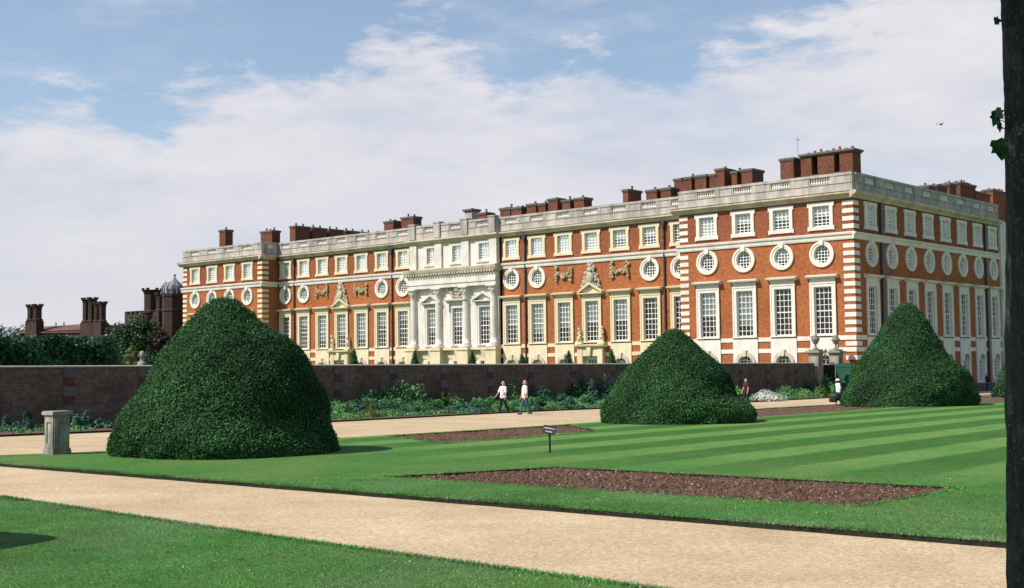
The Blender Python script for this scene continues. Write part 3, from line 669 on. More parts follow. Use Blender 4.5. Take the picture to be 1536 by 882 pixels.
pbuild(mb, 'architrave', M['centre'])
mb = MB(FC); mb.box(a0+.05, a1-.05, 0, .54, 11.5, 12.30); pbuild(mb, 'frieze', M['centre'])
mb = MB(FC); mb.extr([(0, 12.30), (.58, 12.30), (.68, 12.45), (.78, 12.52), (.88, 12.72), (.95, 12.98), (.95, 13.06), (0, 13.16)], a0-.25, a1+.25)
for k in range(34): x = a0+.2+(a1-a0-.4)*k/33; mb.box(x-.11, x+.11, .54, .86, 12.33, 12.53)
pbuild(mb, 'entablature_cornice', M['cornice'])
def pediment(F, a, z, w_, h_, mat, n=.5):
    mb = MB(F); mb.extr([(0, z), (n*.6, z), (n, z+.10), (n, z+.2), (0, z+.22)], a-w_, a+w_)
    mb.prism([(a-w_+.15, z+.22), (a+w_-.15, z+.22), (a, z+.22+h_*.8)], 0, .12)
    for q in (-1, 1):
        mb.prism([(a+q*w_, z+.20), (a+q*(w_+.02), z+.36), (a, z+.36+h_), (a, z+.12+h_)], 0, n)
    return pbuild(mb, 'pediment', mat)
for i, a in enumerate(cen):
    if i == 1:
        mb = MB(FC); mb.box(a-1.2, a+1.2, 0, .16, 8.92, 9.2); mb.extr([(0, 9.2), (.3, 9.2), (.6, 9.34), (.62, 9.5), (0, 9.56)], a-1.6, a+1.6)
        for q in (-1, 1): mb.box(a+q*1.32-.16, a+q*1.32+.16, 0, .34, 8.2, 9.2)
        pbuild(mb, 'hood', M['centre'])
    else: pediment(FC, a, 9.0, 1.55, .85, M['centre'])
    mb = MB(FC); mb.prism([(a-.16, 2.85), (a+.16, 2.85), (a+.3, 3.75), (a-.3, 3.75)], 0, .5); pbuild(mb, 'console', M['carved'])
def carving(F, a, z, w_, h_, name, seed, n=260, shape=None, mat='carved'):
    mb = MB(F); rr = random.Random(seed)
    for k in range(n):
        u, v = rr.uniform(-1, 1), rr.uniform(-1, 1)
        if shape and not shape(u, v): continue
        r = rr.uniform(.07, .16); mb.blob((a+u*w_, .10+rr.uniform(0, .12), z+v*h_), (r, r*.9, r*rr.uniform(.7, 1.5)), k)
    return mb, lambda: pbuild(mb, name, M[mat])
mb, fin = carving(FC, cen[1], 10.62, 1.38, 1.0, 'coat_of_arms', 5, 210, lambda u, v: u*u+v*v*.8 < 1.05, 'carved')
mb.lathe([(.05, 10.2), (.42, 10.45), (.55, 10.8), (.45, 11.15), (.1, 11.2)], cen[1], .18, 14, sy=.5); mb.blob((cen[1], .2, 11.42), (.3, .15, .2), 4); fin()
mb = MB(FC)
E_ = [XC1]+[v for c in sorted(colx) for v in (c-.825, c+.825)]+[XC0]
for i in range(0, len(E_), 2):
    if E_[i+1] > E_[i]+.05: mb = MB(FC); mb.box(E_[i], E_[i+1], -.02, .5, 3.74, 4.0); pbuild(mb, 'plinth_moulding', M['cream'])
mb = MB(FC)
for z in np.arange(-1.4, 3.6, .42):
    for i in range(0, len(E_), 2):
        if E_[i+1] > E_[i]+.05:
            for x0, x1 in ([(E_[i], E_[i+1])] if z > 2.5 or E_[i+1]-E_[i] < 1.9 else [(E_[i], (E_[i]+E_[i+1])/2-1.0), ((E_[i]+E_[i+1])/2+1.0, E_[i+1])]):
                if x1 > x0+.05: mb.box(x0, x1, -.02, .07, z, z+.385)
pbuild(mb, 'rusticated_base', M['yellow'])
# ---- range centre bays: pediment with cartouche, festoons, trophies
for ps, seed in ((rng_r, 21), (rng_l, 31)):
    a = ps[3]
    mb = MB(FR); mb.box(a-1.2, a+1.2, 0, .14, 8.92, 9.14); pbuild(mb, 'hood', M['cream'])
    pediment(FR, a, 9.14, 1.55, .95, M['cream'])
    mb, fin = carving(FR, a, 10.9, 1.5, 1.45, 'cartouche', seed, 420, lambda u, v: abs(u) < .22+.78*(1-(v+1)/2) and 1.5*v > -.40-.70*abs(u)*1.45/1.55*1.3, 'carved')
    mb.lathe([(.05, 10.3), (.36, 10.55), (.46, 10.9), (.38, 11.3), (.08, 11.4)], a, .28, 14, sy=.5); mb.blob((a, .28, 11.75), (.3, .2, .28), 4); mb.blob((a, .3, 12.1), (.14, .14, .2), 6); fin()
    for b in (ps[2], ps[4]):
        mb, fin = carving(FR, b, 11.55, 1.15, .85, 'festoon', seed+int(-b), 200, lambda u, v: (abs(v+.35-.85*u*u) < .28) or (abs(u) > .72 and abs(v) < .95), 'ochre'); fin()
    mb = MB(FR); mb.box(a-1.62, a-.98, -.02, .55, ZB, 3.72); mb.box(a+.98, a+1.62, -.02, .55, ZB, 3.72); mb.box(a-.98, a+.98, -.02, .5, 2.82, 3.724)
    mb.extr([(0, 3.72), (.5, 3.72), (.8, 3.84), (.84, 4.0), (0, 4.06)], a-1.95, a+1.95); mb.prism([(a-.14, 2.82), (a+.14, 2.82), (a+.26, 3.72), (a-.26, 3.72)], .45, .75); pbuild(mb, 'balcony_base', M['yellow'])
    for q in (-1, 1):
        mb = MB(FR); x = a+q*1.45; rr = random.Random(seed+q)
        mb.box(x-.42, x+.42, .1, .6, 4.06, 4.3)
        for k in range(26): t = rr.random(); mb.blob((x+rr.uniform(-.35, .35)*(1-t), .35+rr.uniform(-.1, .1), 4.3+t*1.5), rr.uniform(.1, .17), k)
        pbuild(mb, 'trophy', M['cream'])
# ---- downpipes
for x in (-39.42, -21.32, -78.72, -60.36):
    mb = MB(FR); mb.box(x-.07, x+.07, .06, .2, ZB, 15.3); mb.prism([(x-.2, 15.95), (x+.2, 15.95), (x+.09, 15.3), (x-.09, 15.3)], .05, .35)
    for z in np.arange(0, 15, 2.4): mb.box(x-.11, x+.11, .05, .22, z, z+.16)
    pbuild(mb, 'downpipe', M['pipe'])
for y in (east[0]+SE*.5, east[6]+SE*.5):
    mb = MB(FE); mb.box(y-.25, y+.25, .0, .22, ZB, 12.4); mb.box(y-.25, y+.25, 0, .22, 13.2, 15.9); pbuild(mb, 'downpipe', M['pipe'])
# ---- steps under the east doors
mb = MB(FE)
for k in range(4): mb.box(1.0, 33, .002, .9+.35*(3-k), -1.6, -1.05+.22*k)
pbuild(mb, 'steps', M['stone_grey_block'])

# ---- chimneys
def chimney(F, segs, ztops, n_back, dep, zb=16.8, mat='brick_chim', capm='chim_cap', pots=2, links=(), cap=.12):
    for (a0, a1), zt in zip(segs, ztops):
        a0, a1 = min(a0, a1), max(a0, a1)
        mb = MB(F); mb.box(a0, a1, n_back, n_back+dep, zb, zt-.22); o = pbuild(mb, 'chimney', M[mat])
        mb = MB(F); mb.box(a0-cap*.5, a1+cap*.5, n_back-cap*.5, n_back+dep+cap*.5, zt-.34, zt-.22); mb.box(a0-cap, a1+cap, n_back-cap, n_back+dep+cap, zt-.22, zt-.04); mb.box(a0-cap*.4, a1+cap*.4, n_back, n_back+dep, zt-.04, zt); mb.build('chimney_cap', M[capm], o)
        k = max(1, int((a1-a0)/.75)) if pots else 0
        for i in range(k):
            x = a0+(i+.5)*(a1-a0)/k; h = .08+.26*((i*7+int(abs(x)*10)) % 3)/2
            mb = MB(F); mb.lathe([(.13, zt), (.12, zt+h), (.15, zt+h+.04), (.15, zt+h+.08)], x, n_back+dep*.5, 9); mb.build('chimney_pot', M['pot'], o)
def cs(Y, lst):        # pixel columns on the plane y=Y -> spans and heights
    return [(ony(a, y, Y)[0], ony(b, y, Y)[0]) for a, b, y in lst], [ony(a, y, Y)[2] for a, b, y in lst]
Y0 = 4.0
sg, zt = cs(Y0, [(1170, 1190, 238)]); chimney(FS, sg, zt, -Y0-2.4, 2.4)
sg, zt = cs(Y0, [(1201, 1279, 226)]); zt = [21.0]
a0, a1 = sg[0]; mb = MB(FS); mb.box(a0, a1, -Y0-1.6, -Y0, 16.8, 18.95); o_ = MB(FS); o_.box(a0+.02, a1-.02, -Y0-1.6, -Y0-1.5, 18.95, 20.72); pbuild(o_, 'chimney_gap_shade', M['room_and_gap'])  # near-black back sheet paints in the shade between the flues
for q0, q1 in ((1201, 1217), (1226, 1251), (1259, 1279)): mb.box(ony(q0, 240, Y0)[0], ony(q1, 240, Y0)[0], -Y0-1.52, -Y0, 18.95, 20.72)
o = pbuild(mb, 'chimney', M['brick_chim']); mb = MB(FS); mb.box(a0-.1, a1+.1, -Y0-1.7, -Y0+.1, 20.72, 20.84); mb.box(a0-.2, a1+.2, -Y0-1.8, -Y0+.2, 20.84, 21.02)
for q in (1217, 1251): x = ony(q, 240, Y0)[0]; mb.box(x-.05, x+.65, -Y0-.7, -Y0+.05, 18.9, 19.02)
mb.build('chimney_cap', M['chim_cap'], o)
for i in range(8):
    mb = MB(FS); x = a0+.4+i*(a1-a0-.8)/7; mb.lathe([(.13, 21.02), (.12, 21.2+.1*(i % 3)), (.15, 21.24+.1*(i % 3))], x, -Y0-.8, 9); mb.build('chimney_pot', M['pot'], o)
Y0 = 9.0
for l in ([(1011, 1024, 268), (1024, 1037, 266), (1042, 1059, 263), (1064, 1073, 261), (1073, 1086, 253), (1097, 1105, 257), (1112, 1128, 254)],):
    sg, zt = cs(Y0, l); chimney(FS, sg, zt, -Y0-2.2, 2.2, 16.8)
Y0 = D+5
sg, zt = cs(Y0, [(750, 765, 312), (767, 782, 311), (790, 804, 306), (807, 818, 305), (822, 836, 298), (843, 855, 300), (861, 876, 297), (969, 985, 285), (991, 1006, 282), (602, 620, 326), (576, 590, 332), (718, 729, 319)]); chimney(FR, sg, zt, -6.4, 1.4, 16.8)
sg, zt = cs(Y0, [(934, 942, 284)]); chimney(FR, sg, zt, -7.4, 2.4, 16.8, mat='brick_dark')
sg, zt = cs(Y0, [(697, 708, 314)]); chimney(FR, sg, zt, -6.2, 1.2, 16.8, mat='balust', cap=.22)
Y0 = 7.0
sg, zt = cs(Y0, [(391, 408, 347)]); chimney(FS, sg, zt, -8.4, 1.4, 16.8)
sg, zt = cs(Y0, [(329, 338, 345)]); chimney(FS, sg, zt, -8.3, 1.3, 16.8)
# the long stack running away from the viewer
xa = ony(443, 337, 8.)[0]
mb = MB(lambda a, n, z: (xa+n, a, z)); o = None
for k in range(7):
    mb = MB(lambda a, n, z: (xa+n, a, z)); mb.box(8+k*3.0, 8+k*3.0+2.5, -1.2, 0, 16.8, 21.0); o = pbuild(mb, 'chimney', M['brick_chim'])
    mb = MB(lambda a, n, z: (xa+n, a, z)); mb.box(7.9+k*3.0, 8+k*3.0+2.6, -1.3, .12, 21.0, 21.25); mb.build('chimney_cap', M['chim_cap'], o)
    for i in range(2): mb = MB(lambda a, n, z: (xa+n, a, z)); mb.lathe([(.14, 21.25), (.13, 21.6), (.16, 21.65)], 8.6+k*3+i*1.2, -.6, 8); mb.build('chimney_pot', M['pot'], o)
X0 = -6.0
l = [(1393, 1404, 277), (1406, 1420, 276), (1424, 1434, 274), (1440, 1463, 272), (1464, 1485, 286), (1489, 1512, 283)]
sg = [(onx(a, y, X0)[1], onx(b, y, X0)[1]) for a, b, y in l]; zt = [onx(a, y, X0)[2] for a, b, y in l]
chimney(FE, sg[:4], zt[:4], X0-1.2, 1.2, 16.8)
chimney(FE, sg[4:], zt[4:], X0-1.2, 1.2, 16.8, mat='brick')
# thin flag mast with a small cross on the roof
px = ony(1197, 235, 14.); zz = ony(1197, 205, 14.)[2]
mb = MB(); mb.tube([(px[0], 14, 17), (px[0], 14, zz)], .025, 6); mb.box(px[0]-.22, px[0]+.22, -14.03, -13.97, zz-.35, zz-.29); pbuild(mb, 'flag_mast', M['lead'])

# ------------------------------------------------------------------ garden wall, gate piers, gate
FWALL = lambda a, n, z: (-1.0+n, a, z)
wtop = lambda y: 1.85-.00603*(y+5)
gw = thing('garden_wall', 'long low dark brown brick wall with red and grey block piers behind the flower border', 'garden wall', (-1, -60, zg(-1, -60)))
def under(o, root):
    bpy.context.view_layer.update(); o.parent = root; o.matrix_parent_inverse = root.matrix_world.inverted(); return o
mb = MB(FWALL); y0, y1 = -121., -5.7
mb.add([(y0, 0, -1.6), (y1, 0, -1.6), (y1, 0, wtop(y1)), (y0, 0, wtop(y0)), (y0, -.45, -1.6), (y1, -.45, -1.6), (y1, -.45, wtop(y1)), (y0, -.45, wtop(y0))], [(0, 1, 2, 3), (4, 5, 6, 7), (0, 1, 5, 4), (1, 2, 6, 5), (3, 2, 6, 7), (0, 3, 7, 4)])
under(mb.build('wall_body', M['brick_garden']), gw)
M['coping'] = stone('wall_coping', (.30, .27, .23), (.10, .10, .09), .7)
mb = MB(FWALL); q = [(n, z) for n, z in ((-.50, .003), (.05, .003), (.05, .05), (-.2, .085), (-.5, .05))]
k = len(q); mb.add([(y0, n, wtop(y0)+z) for n, z in q]+[(y1, n, wtop(y1)+z) for n, z in q], [(i, (i+1) % k, k+(i+1) % k, k+i) for i in range(k)]+[tuple(range(k)), tuple(range(k, 2*k))])
under(mb.build('coping', M['coping']), gw)
for px in (-10, 103, 215, 300, 400, 507, 590, 666, 736, 797, 860, 919, 970, 1111, 1152, 1195):
    y = onx(px, 560, -1.0)[1]; mb = MB(FWALL); zt = wtop(y)-.02
    for b in range(6):
        mb.mi = (b+1) % 2 if False else b % 2; mb.box(y-.27+.02*(b % 2), y+.27-.02*(b % 2), -.01, .035, zt-.40*(b+1)+.003, zt-.40*b)
    under(mb.build('pier', [M['stone_grey_block'], M['brick_red_block']]), gw)
PH0, PH1 = -5.05, -1.45
M['pier_stone'] = stone('gate_pier_stone', (.36, .33, .28), (.09, .09, .08), .9, scale=1.2, lo=.36, hi=.6)
for i, y in enumerate((PH0, PH1)):
    t = thing('gate_pier', ['stone gate pier with urn, ivy-covered, at the end of the brown garden wall', 'stone gate pier with urn nearest the palace corner, right of the dark gateway'][i], 'gate pier', (-1.2, y, zg(-1.2, y)), 'gate piers with urns')
    g = zg(-1.2, y); F = lambda a, n, z: (a, n, z-g)
    mb = MB(F); mb.box(-.52, .52, -.52, .52, g-.3, g+.5); mb.box(-.43, .43, -.43, .43, g+.5, 2.62); mb.build('shaft', M['pier_stone'], t)
    mb = MB(F); mb.box(-.48, .48, -.48, .48, 2.623, 2.74); mb.box(-.64, .64, -.64, .64, 2.743, 2.88); mb.box(-.42, .42, -.42, .42, 2.88, 3.02); mb.build('cap', M['pier_stone'], t)
    mb = MB(F); mb.lathe([(.24, 3.02), (.24, 3.10), (.10, 3.2), (.08, 3.42), (.22, 3.55), (.32, 3.8), (.33, 3.94), (.22, 4.0), (.26, 4.06), (.20, 4.14), (.06, 4.26)], 0, 0, 16)
    for k in range(9): mb.blob((.30*math.cos(k*.698), .30*math.sin(k*.698), 3.84), .08, k)
    mb.build('urn', M['pier_stone'], t, True)
M['gate_green'] = simple('dark_green_gate_paint', (.018, .085, .055), .5, .2)
M['gate_black'] = simple('black_iron_gate', (.012, .014, .016), .5, .2)
t = thing('garden_gate', 'tall black iron gate closed between the two urn-topped piers', 'gate', (-1.1, (PH0+PH1)/2, zg(-1, -3)))
g = zg(-1, -3); mb = MB(lambda a, n, z: (n, a, z-g)); mb.box(-1.27, 1.27, -.03, .0, g+.05, 1.75); mb.build('backing_sheet', M['gate_black'], t)
mb = MB(lambda a, n, z: (n, a, z-g))
for k in range(14): mb.box(-1.25+k*.19, -1.21+k*.19, .003, .04, g+.05, 1.95)
for z in (g+.2, .6, 1.6): mb.box(-1.28, 1.28, .041, .07, z, z+.07)
mb.build('bars', M['gate_black'], t)
t = thing('green_door', 'dark green boarded door leaf standing open beside the right gate pier', 'door', (-.02, -2.3, zg(0, -2.3)), rz=R(-90))
g = zg(0, -2.3); mb = MB(lambda a, n, z: (n, a, z-g))
for k in range(8): mb.box(-.72+k*.18, -.72+k*.18+.174, -.02, .03, g+.05, 1.82)
mb.build('boards', M['gate_green'], t)
mb = MB(lambda a, n, z: (n, a, z-g))
for z in (g+.3, .5, 1.5): mb.box(-.72, .72, .033, .06, z, z+.12)
mb.build('rails', M['gate_green'], t)

# ------------------------------------------------------------------ older Tudor buildings on the far side of the privy garden
YT = 8.0
tu = thing('tudor_range', 'old dark red-brick Tudor range with tall chimneys and battlements beyond the hedge', 'old building', ony(120, 520, YT)*[1, 1, 0])
def T(px, py, Y=YT): p = ony(px, py, Y); return p[0], p[2]
def tbox(pxl, pxr, pyt, zb, dep, name, mat, Y=YT, root=None, batt=0):
    x0, z = T(pxl, pyt, Y); x1, _ = T(pxr, pyt, Y); mb = MB(lambda a, n, z_: (a, Y-n, z_)); mb.box(x0, x1, -dep, 0, zb, z-(.5 if batt else 0))
    if batt:
        for i in range(batt):
            a = x0+(x1-x0)*(i+.0)/batt; mb.box(a, a+(x1-x0)/batt*.58, -.5, .003, z-.5, z); mb.box(a, a+(x1-x0)/batt*.58, -dep, -dep+.5, z-.5, z)
    o = mb.build(name, mat); return under(o, root or tu)
tbox(62, 158, 497, -2, 9, 'wall', M['brick_tudor'])
x0, za = T(62, 490, YT+4.5); x1, zb_ = T(158, 484, YT+4.5)
mb = MB(lambda a, n, z: (a, YT-n, z)); mb.add([(x0, .3, T(62, 498)[1]), (x1, .3, T(158, 497)[1]), (x1, -4.5, zb_), (x0, -4.5, za), (x0, -9.3, T(62, 498)[1]), (x1, -9.3, T(158, 497)[1])], [(0, 1, 2, 3), (3, 2, 5, 4), (0, 3, 4), (1, 5, 2)]); under(mb.build('roof', M['tile']), tu)
def flue(pl, pr, pt, zb, name='chimney', n=2, mat='brick_tudor'):
    x0, z = T(pl, pt); x1, _ = T(pr, pt); wd = (x1-x0)/n; mb = MB(lambda a, q, z_: (a, YT-.8-q, z_)); r = wd*.44
    mb.box(x0+.05, x1-.05, -1.5, -.1, zb-3, zb)
    o = under(mb.build(name, M[mat]), tu)
    for i in range(n):
        cx_ = x0+wd*(i+.5); mb = MB(lambda a, q, z_: (a, YT-q, z_)); h = z-zb
        mb.lathe([(r*1.1, zb), (r*1.1, zb+.3), (r*.86, zb+.45), (r*.86, z-.9), (r*.98, z-.75), (r*.9, z-.65), (r*1.08, z-.45), (r*1.12, z-.3)], cx_, 0, 8)
        for k in range(6): t_ = k*math.pi/3; mb.box(cx_+r*.95*math.cos(t_)-.16, cx_+r*.95*math.cos(t_)+.16, r*.95*math.sin(t_)-.16, r*.95*math.sin(t_)+.16, z-.3, z)
        f = mb.build('flue', M[mat]); f.parent = o
flue(43.5, 60.5, 457, T(50, 482)[1]); flue(126, 143, 447, T(135, 484)[1]); flue(143, 157.5, 453, T(150, 484)[1]); flue(219.5, 237, 433, T(228, 470)[1], n=1); flue(236, 244.5, 439, T(240, 468)[1], n=1)
tbox(187, 222, 467.5, -2, 3, 'battlement_wall', M['brick_tudor'], YT-1, batt=5)
tbox(221, 257, 466, -2, 8, 'gable_wall', M['brick_tudor'], YT+.2)
for px, py in ((84, 483), (96, 482), (122, 483)):
    x, z = T(px, py, YT+4.5); mb = MB(); mb.box(x-.25, x+.25, YT+4.3, YT+4.8, z-1.7, z-.9) if False else mb.tube([(x, YT+4.5, z-2.2), (x, YT+4.5, z-.9)], .28, 6); mb.tube([(x, YT+4.5, z-.95), (x, YT+4.5, z)], [.12, .05], 6); mb.box(x-.3, x+.3, -(YT+4.55), -(YT+4.45), z-.4, z-.28); under(mb.build('finial', M['stone_grey_block']), tu)
for px in (241, 249):
    x, z = T(px, 487, YT); mb = MB(lambda a, n, z_: (a, YT+.2-n, z_)); mb.box(x-.5, x+.5, .003, .14, z-1.6, z); under(mb.build('stone_window', M['carved']), tu)
ot = thing('octagonal_turret', 'dark octagonal brick turret with leaded cupola beside the west end of the palace', 'turret', (ony(261, 520, 4.)[0], 4, -1.4))
xc, _ = T(262, 441, 4.); r_ = abs(T(272.5, 441, 4.)[0]-T(251.5, 441, 4.)[0])/2; zt = T(262, 441, 4.)[1]
mb = MB(); mb.lathe([(r_, -1.5), (r_, zt-2.6), (r_*1.06, zt-2.5), (r_*1.06, zt-2.3), (r_, zt-2.2), (r_, zt-.5), (r_*1.05, zt-.4), (r_*1.05, zt)], xc, -4, 8); under(mb.build('shaft', M['brick_tudor']), ot)
zc = T(262, 424, 4.)[1]; mb = MB(); mb.lathe([(r_*.66, zt-.1), (r_*.68, zt+.2), (r_*.76, zt+.7), (r_*.66, zt+1.2), (r_*.40, zt+1.7), (r_*.16, zt+2.1), (.12, zt+2.4)], xc, -4, 8)
for k in range(8): t_ = R(22.5+45*k); mb.tube([(xc+r_*.98*math.cos(t_), 4+r_*.98*math.sin(t_), zt), (xc+r_*1.02*math.cos(t_), 4+r_*1.02*math.sin(t_), zt+1.0), (xc+r_*.7*math.cos(t_), 4+r_*.7*math.sin(t_), zt+1.7)], [.14, .12, .08], 5)
under(mb.build('cupola', M['lead']), ot)
zf = T(262, 413.5, 4.)[1]; mb = MB(); mb.tube([(xc, 4, zt+2.2), (xc, 4, zf)], [.1, .04], 6); mb.blob((xc, -4, zt+2.7), .24, 2); mb.blob((xc, -4, zf-.7), .18, 2); mb.box(xc-.35, xc+.35, -4.05, -3.95, zf-.45, zf-.35); under(mb.build('finial', M['lead']), ot)
# small outbuildings half hidden in the trees
for nm, lab, pts, Y, mat in (('outhouse', 'small outbuilding with a bright pale sloping roof showing among the trees', (156, 172, 497, 511), 4., 'paleroof'), ('outhouse', 'low outbuilding with grey slate roof below the octagonal turret', (228, 250, 513, 527), 2., 'slate')):
    t = thing(nm, lab, 'outbuilding', (ony(pts[0], 520, Y)[0], Y, -1.3)); x0, z1 = T(pts[0], pts[2], Y); x1, z0 = T(pts[1], pts[3], Y)
    mb = MB(lambda a, n, z: (a, Y-n, z)); mb.box(x0, x1+1, -4, 0, -1.4, z0); under(mb.build('wall', M['brick_tudor']), t)
    mb = MB(lambda a, n, z: (a, Y-n, z)); mb.add([(x0-.3, .3, z0+(z1-z0)*.55), (x1+1.2, .3, z0), (x1+1.0, -2, z0+.8), (x0-.1, -2, z1), (x0-.3, -4.2, z0+(z1-z0)*.5), (x1+1.2, -4.2, z0)], [(0, 1, 2, 3), (3, 2, 5, 4), (0, 3, 4), (1, 5, 2)]); under(mb.build('roof', M[mat]), t)
# stone bust on a pedestal beyond the wall
p = onx(213, 548, -6.); t = thing('stone_bust', 'weathered stone bust on a pedestal just beyond the garden wall', 'bust', (p[0], p[1], p[2]-2.6)); zt = onx(213, 529, -6.)[2]-(p[2]-2.6)
mb = MB(); mb.box(-.25, .25, -.25, .25, 0, 1.9); mb.box(-.31, .31, -.31, .31, 1.9, 2.05); mb.build('pedestal', M['pier_stone'], t)
mb = MB(); mb.lathe([(.14, 2.05), (.09, 2.2), (.26, 2.45), (.30, 2.6), (.22, 2.76), (.10, 2.84), (.09, 2.92), (.12, 2.98), (.145, 3.1), (.135, 3.22), (.07, 3.30)], 0, 0, 14, sy=.8); mb.blob((0, .17, 3.08), (.05, .07, .06), 1); mb.build('bust', M['pier_stone'], t, True)

# ------------------------------------------------------------------ vegetation
YEWC = [(.011, .046, .018), (.019, .074, .025), (.031, .105, .033), (.052, .150, .043), (.10, .21, .06)]
M['yew'] = foliage('yew_needles', YEWC, .75, .15, .55, spec=.12, patch=.45)
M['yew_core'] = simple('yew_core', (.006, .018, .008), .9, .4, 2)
M['bark'] = simple('yew_bark', (.05, .035, .028), .95, .4, 6, bmp=.5)
M['leaf_dark'] = foliage('dark_tree_leaf', [(.012, .030, .012), (.022, .052, .018), (.04, .085, .028), (.075, .12, .045)], .5, .25, .3)
M['leaf_hedge'] = foliage('hedge_leaf', [(.010, .045, .022), (.020, .075, .034), (.034, .11, .046), (.065, .16, .06)], .5, .2, .25)
M['leaf_blue'] = foliage('blue_green_leaf', [(.025, .09, .06), (.05, .14, .09), (.085, .20, .12)], .55, .2, .8)
M['leaf_mid'] = foliage('mid_green_leaf', [(.05, .17, .06), (.09, .27, .085), (.14, .36, .115), (.22, .42, .15)], .5, .3, .8)
M['leaf_yellow'] = foliage('yellow_green_leaf', [(.06, .11, .025), (.11, .17, .04), (.18, .22, .06)], .5, .3, .8)
M['leaf_silver'] = foliage('silver_leaf', [(.36, .42, .34), (.52, .57, .48), (.70, .72, .66)], .7, .2, .8)
M['leaf_far'] = foliage('far_leaf', [(.035, .065, .05), (.055, .09, .065), (.08, .115, .08)], .6, .2, .1)
M['fl_white'] = foliage('white_flower', [(.55, .56, .48), (.72, .72, .66)], .6, .3)
M['fl_pink'] = foliage('pink_flower', [(.45, .14, .18), (.60, .28, .30)], .6, .3)
M['fl_yellow'] = foliage('yellow_flower', [(.50, .48, .16), (.62, .60, .30)], .6, .3)
M['blossom'] = foliage('pink_blossom', [(.07, .045, .04), (.12, .06, .058), (.04, .04, .03)], .6, .3)

R2 = np.array([RT[0], RT[1]]); R2 /= np.linalg.norm(R2)
def yew(label, ctr, left, right, cxpx, ntuft, tsize, group='conical yews', lump=.05, seed=0):
    ctr = np.array([ctr[0], ctr[1]]); d = depth((ctr[0], ctr[1], 1.5)); g = zg(*ctr)
    def prof(pts, s):
        z = np.array([topz(px, py, ctr)-g for px, py in pts]); r = np.array([abs(px-cxpx)*d/FPX for px, py in pts]); o = np.argsort(z); return z[o], r[o]
    zl, rl = prof(left, -1); zr, rr_ = prof(right, 1); H = max(zl[-1], zr[-1]); f2 = np.random.default_rng(seed); ph = f2.uniform(0, 6.28, 12)
    def rad(th, z):
        c = np.cos(th)*R2[0]+np.sin(th)*R2[1]; w_ = np.clip((1+c)/2, 0, 1); w_ = w_*w_*(3-2*w_)
        r = np.interp(z, zl, rl)*(1-w_)+np.interp(z, zr, rr_)*w_
        return r*(1+lump*(.5*np.sin(3*th+ph[0]+z*1.3)+.35*np.sin(5*th+ph[1]-z*2.1)+.3*np.sin(z*4.2+ph[2]+2*th)+.18*np.sin(9*th+z*5+ph[3])+.15*np.sin(14*th-z*8+ph[4])))-.07*np.minimum(1, r)
    t = thing('conical_yew', label, 'yew', (ctr[0], ctr[1], g), group)
    nz, nt_ = 40, 72; Z = np.linspace(0, H, nz)**1.0; TH = np.arange(nt_)*2*math.pi/nt_; V = []
    for z in Z:
        r = np.maximum(rad(TH, z)-.05, .02)*(1 if z < H*.995 else .2); V += np.stack([r*np.cos(TH), r*np.sin(TH), np.full(nt_, z)], 1).tolist()
    F = [(j*nt_+i, j*nt_+(i+1) % nt_, (j+1)*nt_+(i+1) % nt_, (j+1)*nt_+i) for j in range(nz-1) for i in range(nt_)]+[tuple((nz-1)*nt_+i for i in range(nt_))]
    # needle tufts over the surface
    n = ntuft*3; z = f2.uniform(0, H, n); th = f2.uniform(0, 2*math.pi, n); r = rad(th, z); e = .03
    dz = (rad(th, np.minimum(z+e, H))-rad(th, np.maximum(z-e, 0)))/(2*e); wgt = np.maximum(r, .05)*np.sqrt(1+dz*dz); k = f2.uniform(0, np.quantile(wgt, .98), n) < wgt; z, th, r, dz = z[k][:ntuft], th[k][:ntuft], r[k][:ntuft], dz[k][:ntuft]; n = len(z)
    nr = np.stack([np.cos(th), np.sin(th), -dz], 1); nr /= np.linalg.norm(nr, axis=1, keepdims=True)
    P = np.stack([r*np.cos(th), r*np.sin(th), z], 1)+nr*f2.normal(0, tsize*.45, n)[:, None]; P[:, 2] = np.maximum(P[:, 2], .02)
    me = bpy.data.meshes.new('crown'); Q = leaf_quads(P, nr+[0, 0, .35], tsize, 1.6, .75)
    V = np.concatenate([np.array(V), Q]); nb = nz*nt_; me.from_pydata(V.tolist(), [], F+[(nb+4*i, nb+4*i+1, nb+4*i+2, nb+4*i+3) for i in range(n)])
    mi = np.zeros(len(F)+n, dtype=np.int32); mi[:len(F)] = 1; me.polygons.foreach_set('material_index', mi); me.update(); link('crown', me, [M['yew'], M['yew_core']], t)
    mb = MB(); mb.tube([(0, 0, -.15), (0, 0, H*.6)], [.3, .15], 9); mb.build('trunk', M['bark'], t); return t
yew('largest clipped yew mound in the foreground, broad with a bulging right shoulder', (20.8, -79.4),
    [(342, 447), (322, 450), (300, 466), (280, 487), (262, 510), (247, 530), (228, 556), (208, 588), (190, 612), (176, 634), (171, 652), (171, 672), (176, 684)],
    [(342, 447), (358, 451), (375, 464), (395, 482), (420, 500), (441, 512), (457, 528), (471, 552), (481, 575), (488, 600), (490, 622), (500, 640), (510, 656), (512, 672), (508, 684)], 342, 105000, .058, seed=1)
yew('middle clipped yew mound behind the small black sign, apex just under the palace quoins', (19.84, -56.8),
    [(1016, 493.5), (1004, 497), (990, 508), (972, 524), (953, 543), (935, 562), (921, 582), (912, 600), (907, 618), (907, 633)],
    [(1016, 493.5), (1028, 498), (1044, 512), (1062, 528), (1080, 543), (1094, 560), (1103, 578), (1111, 594), (1124, 602), (1133, 613), (1136, 623), (1134, 633)], 1018, 70000, .07, seed=2)
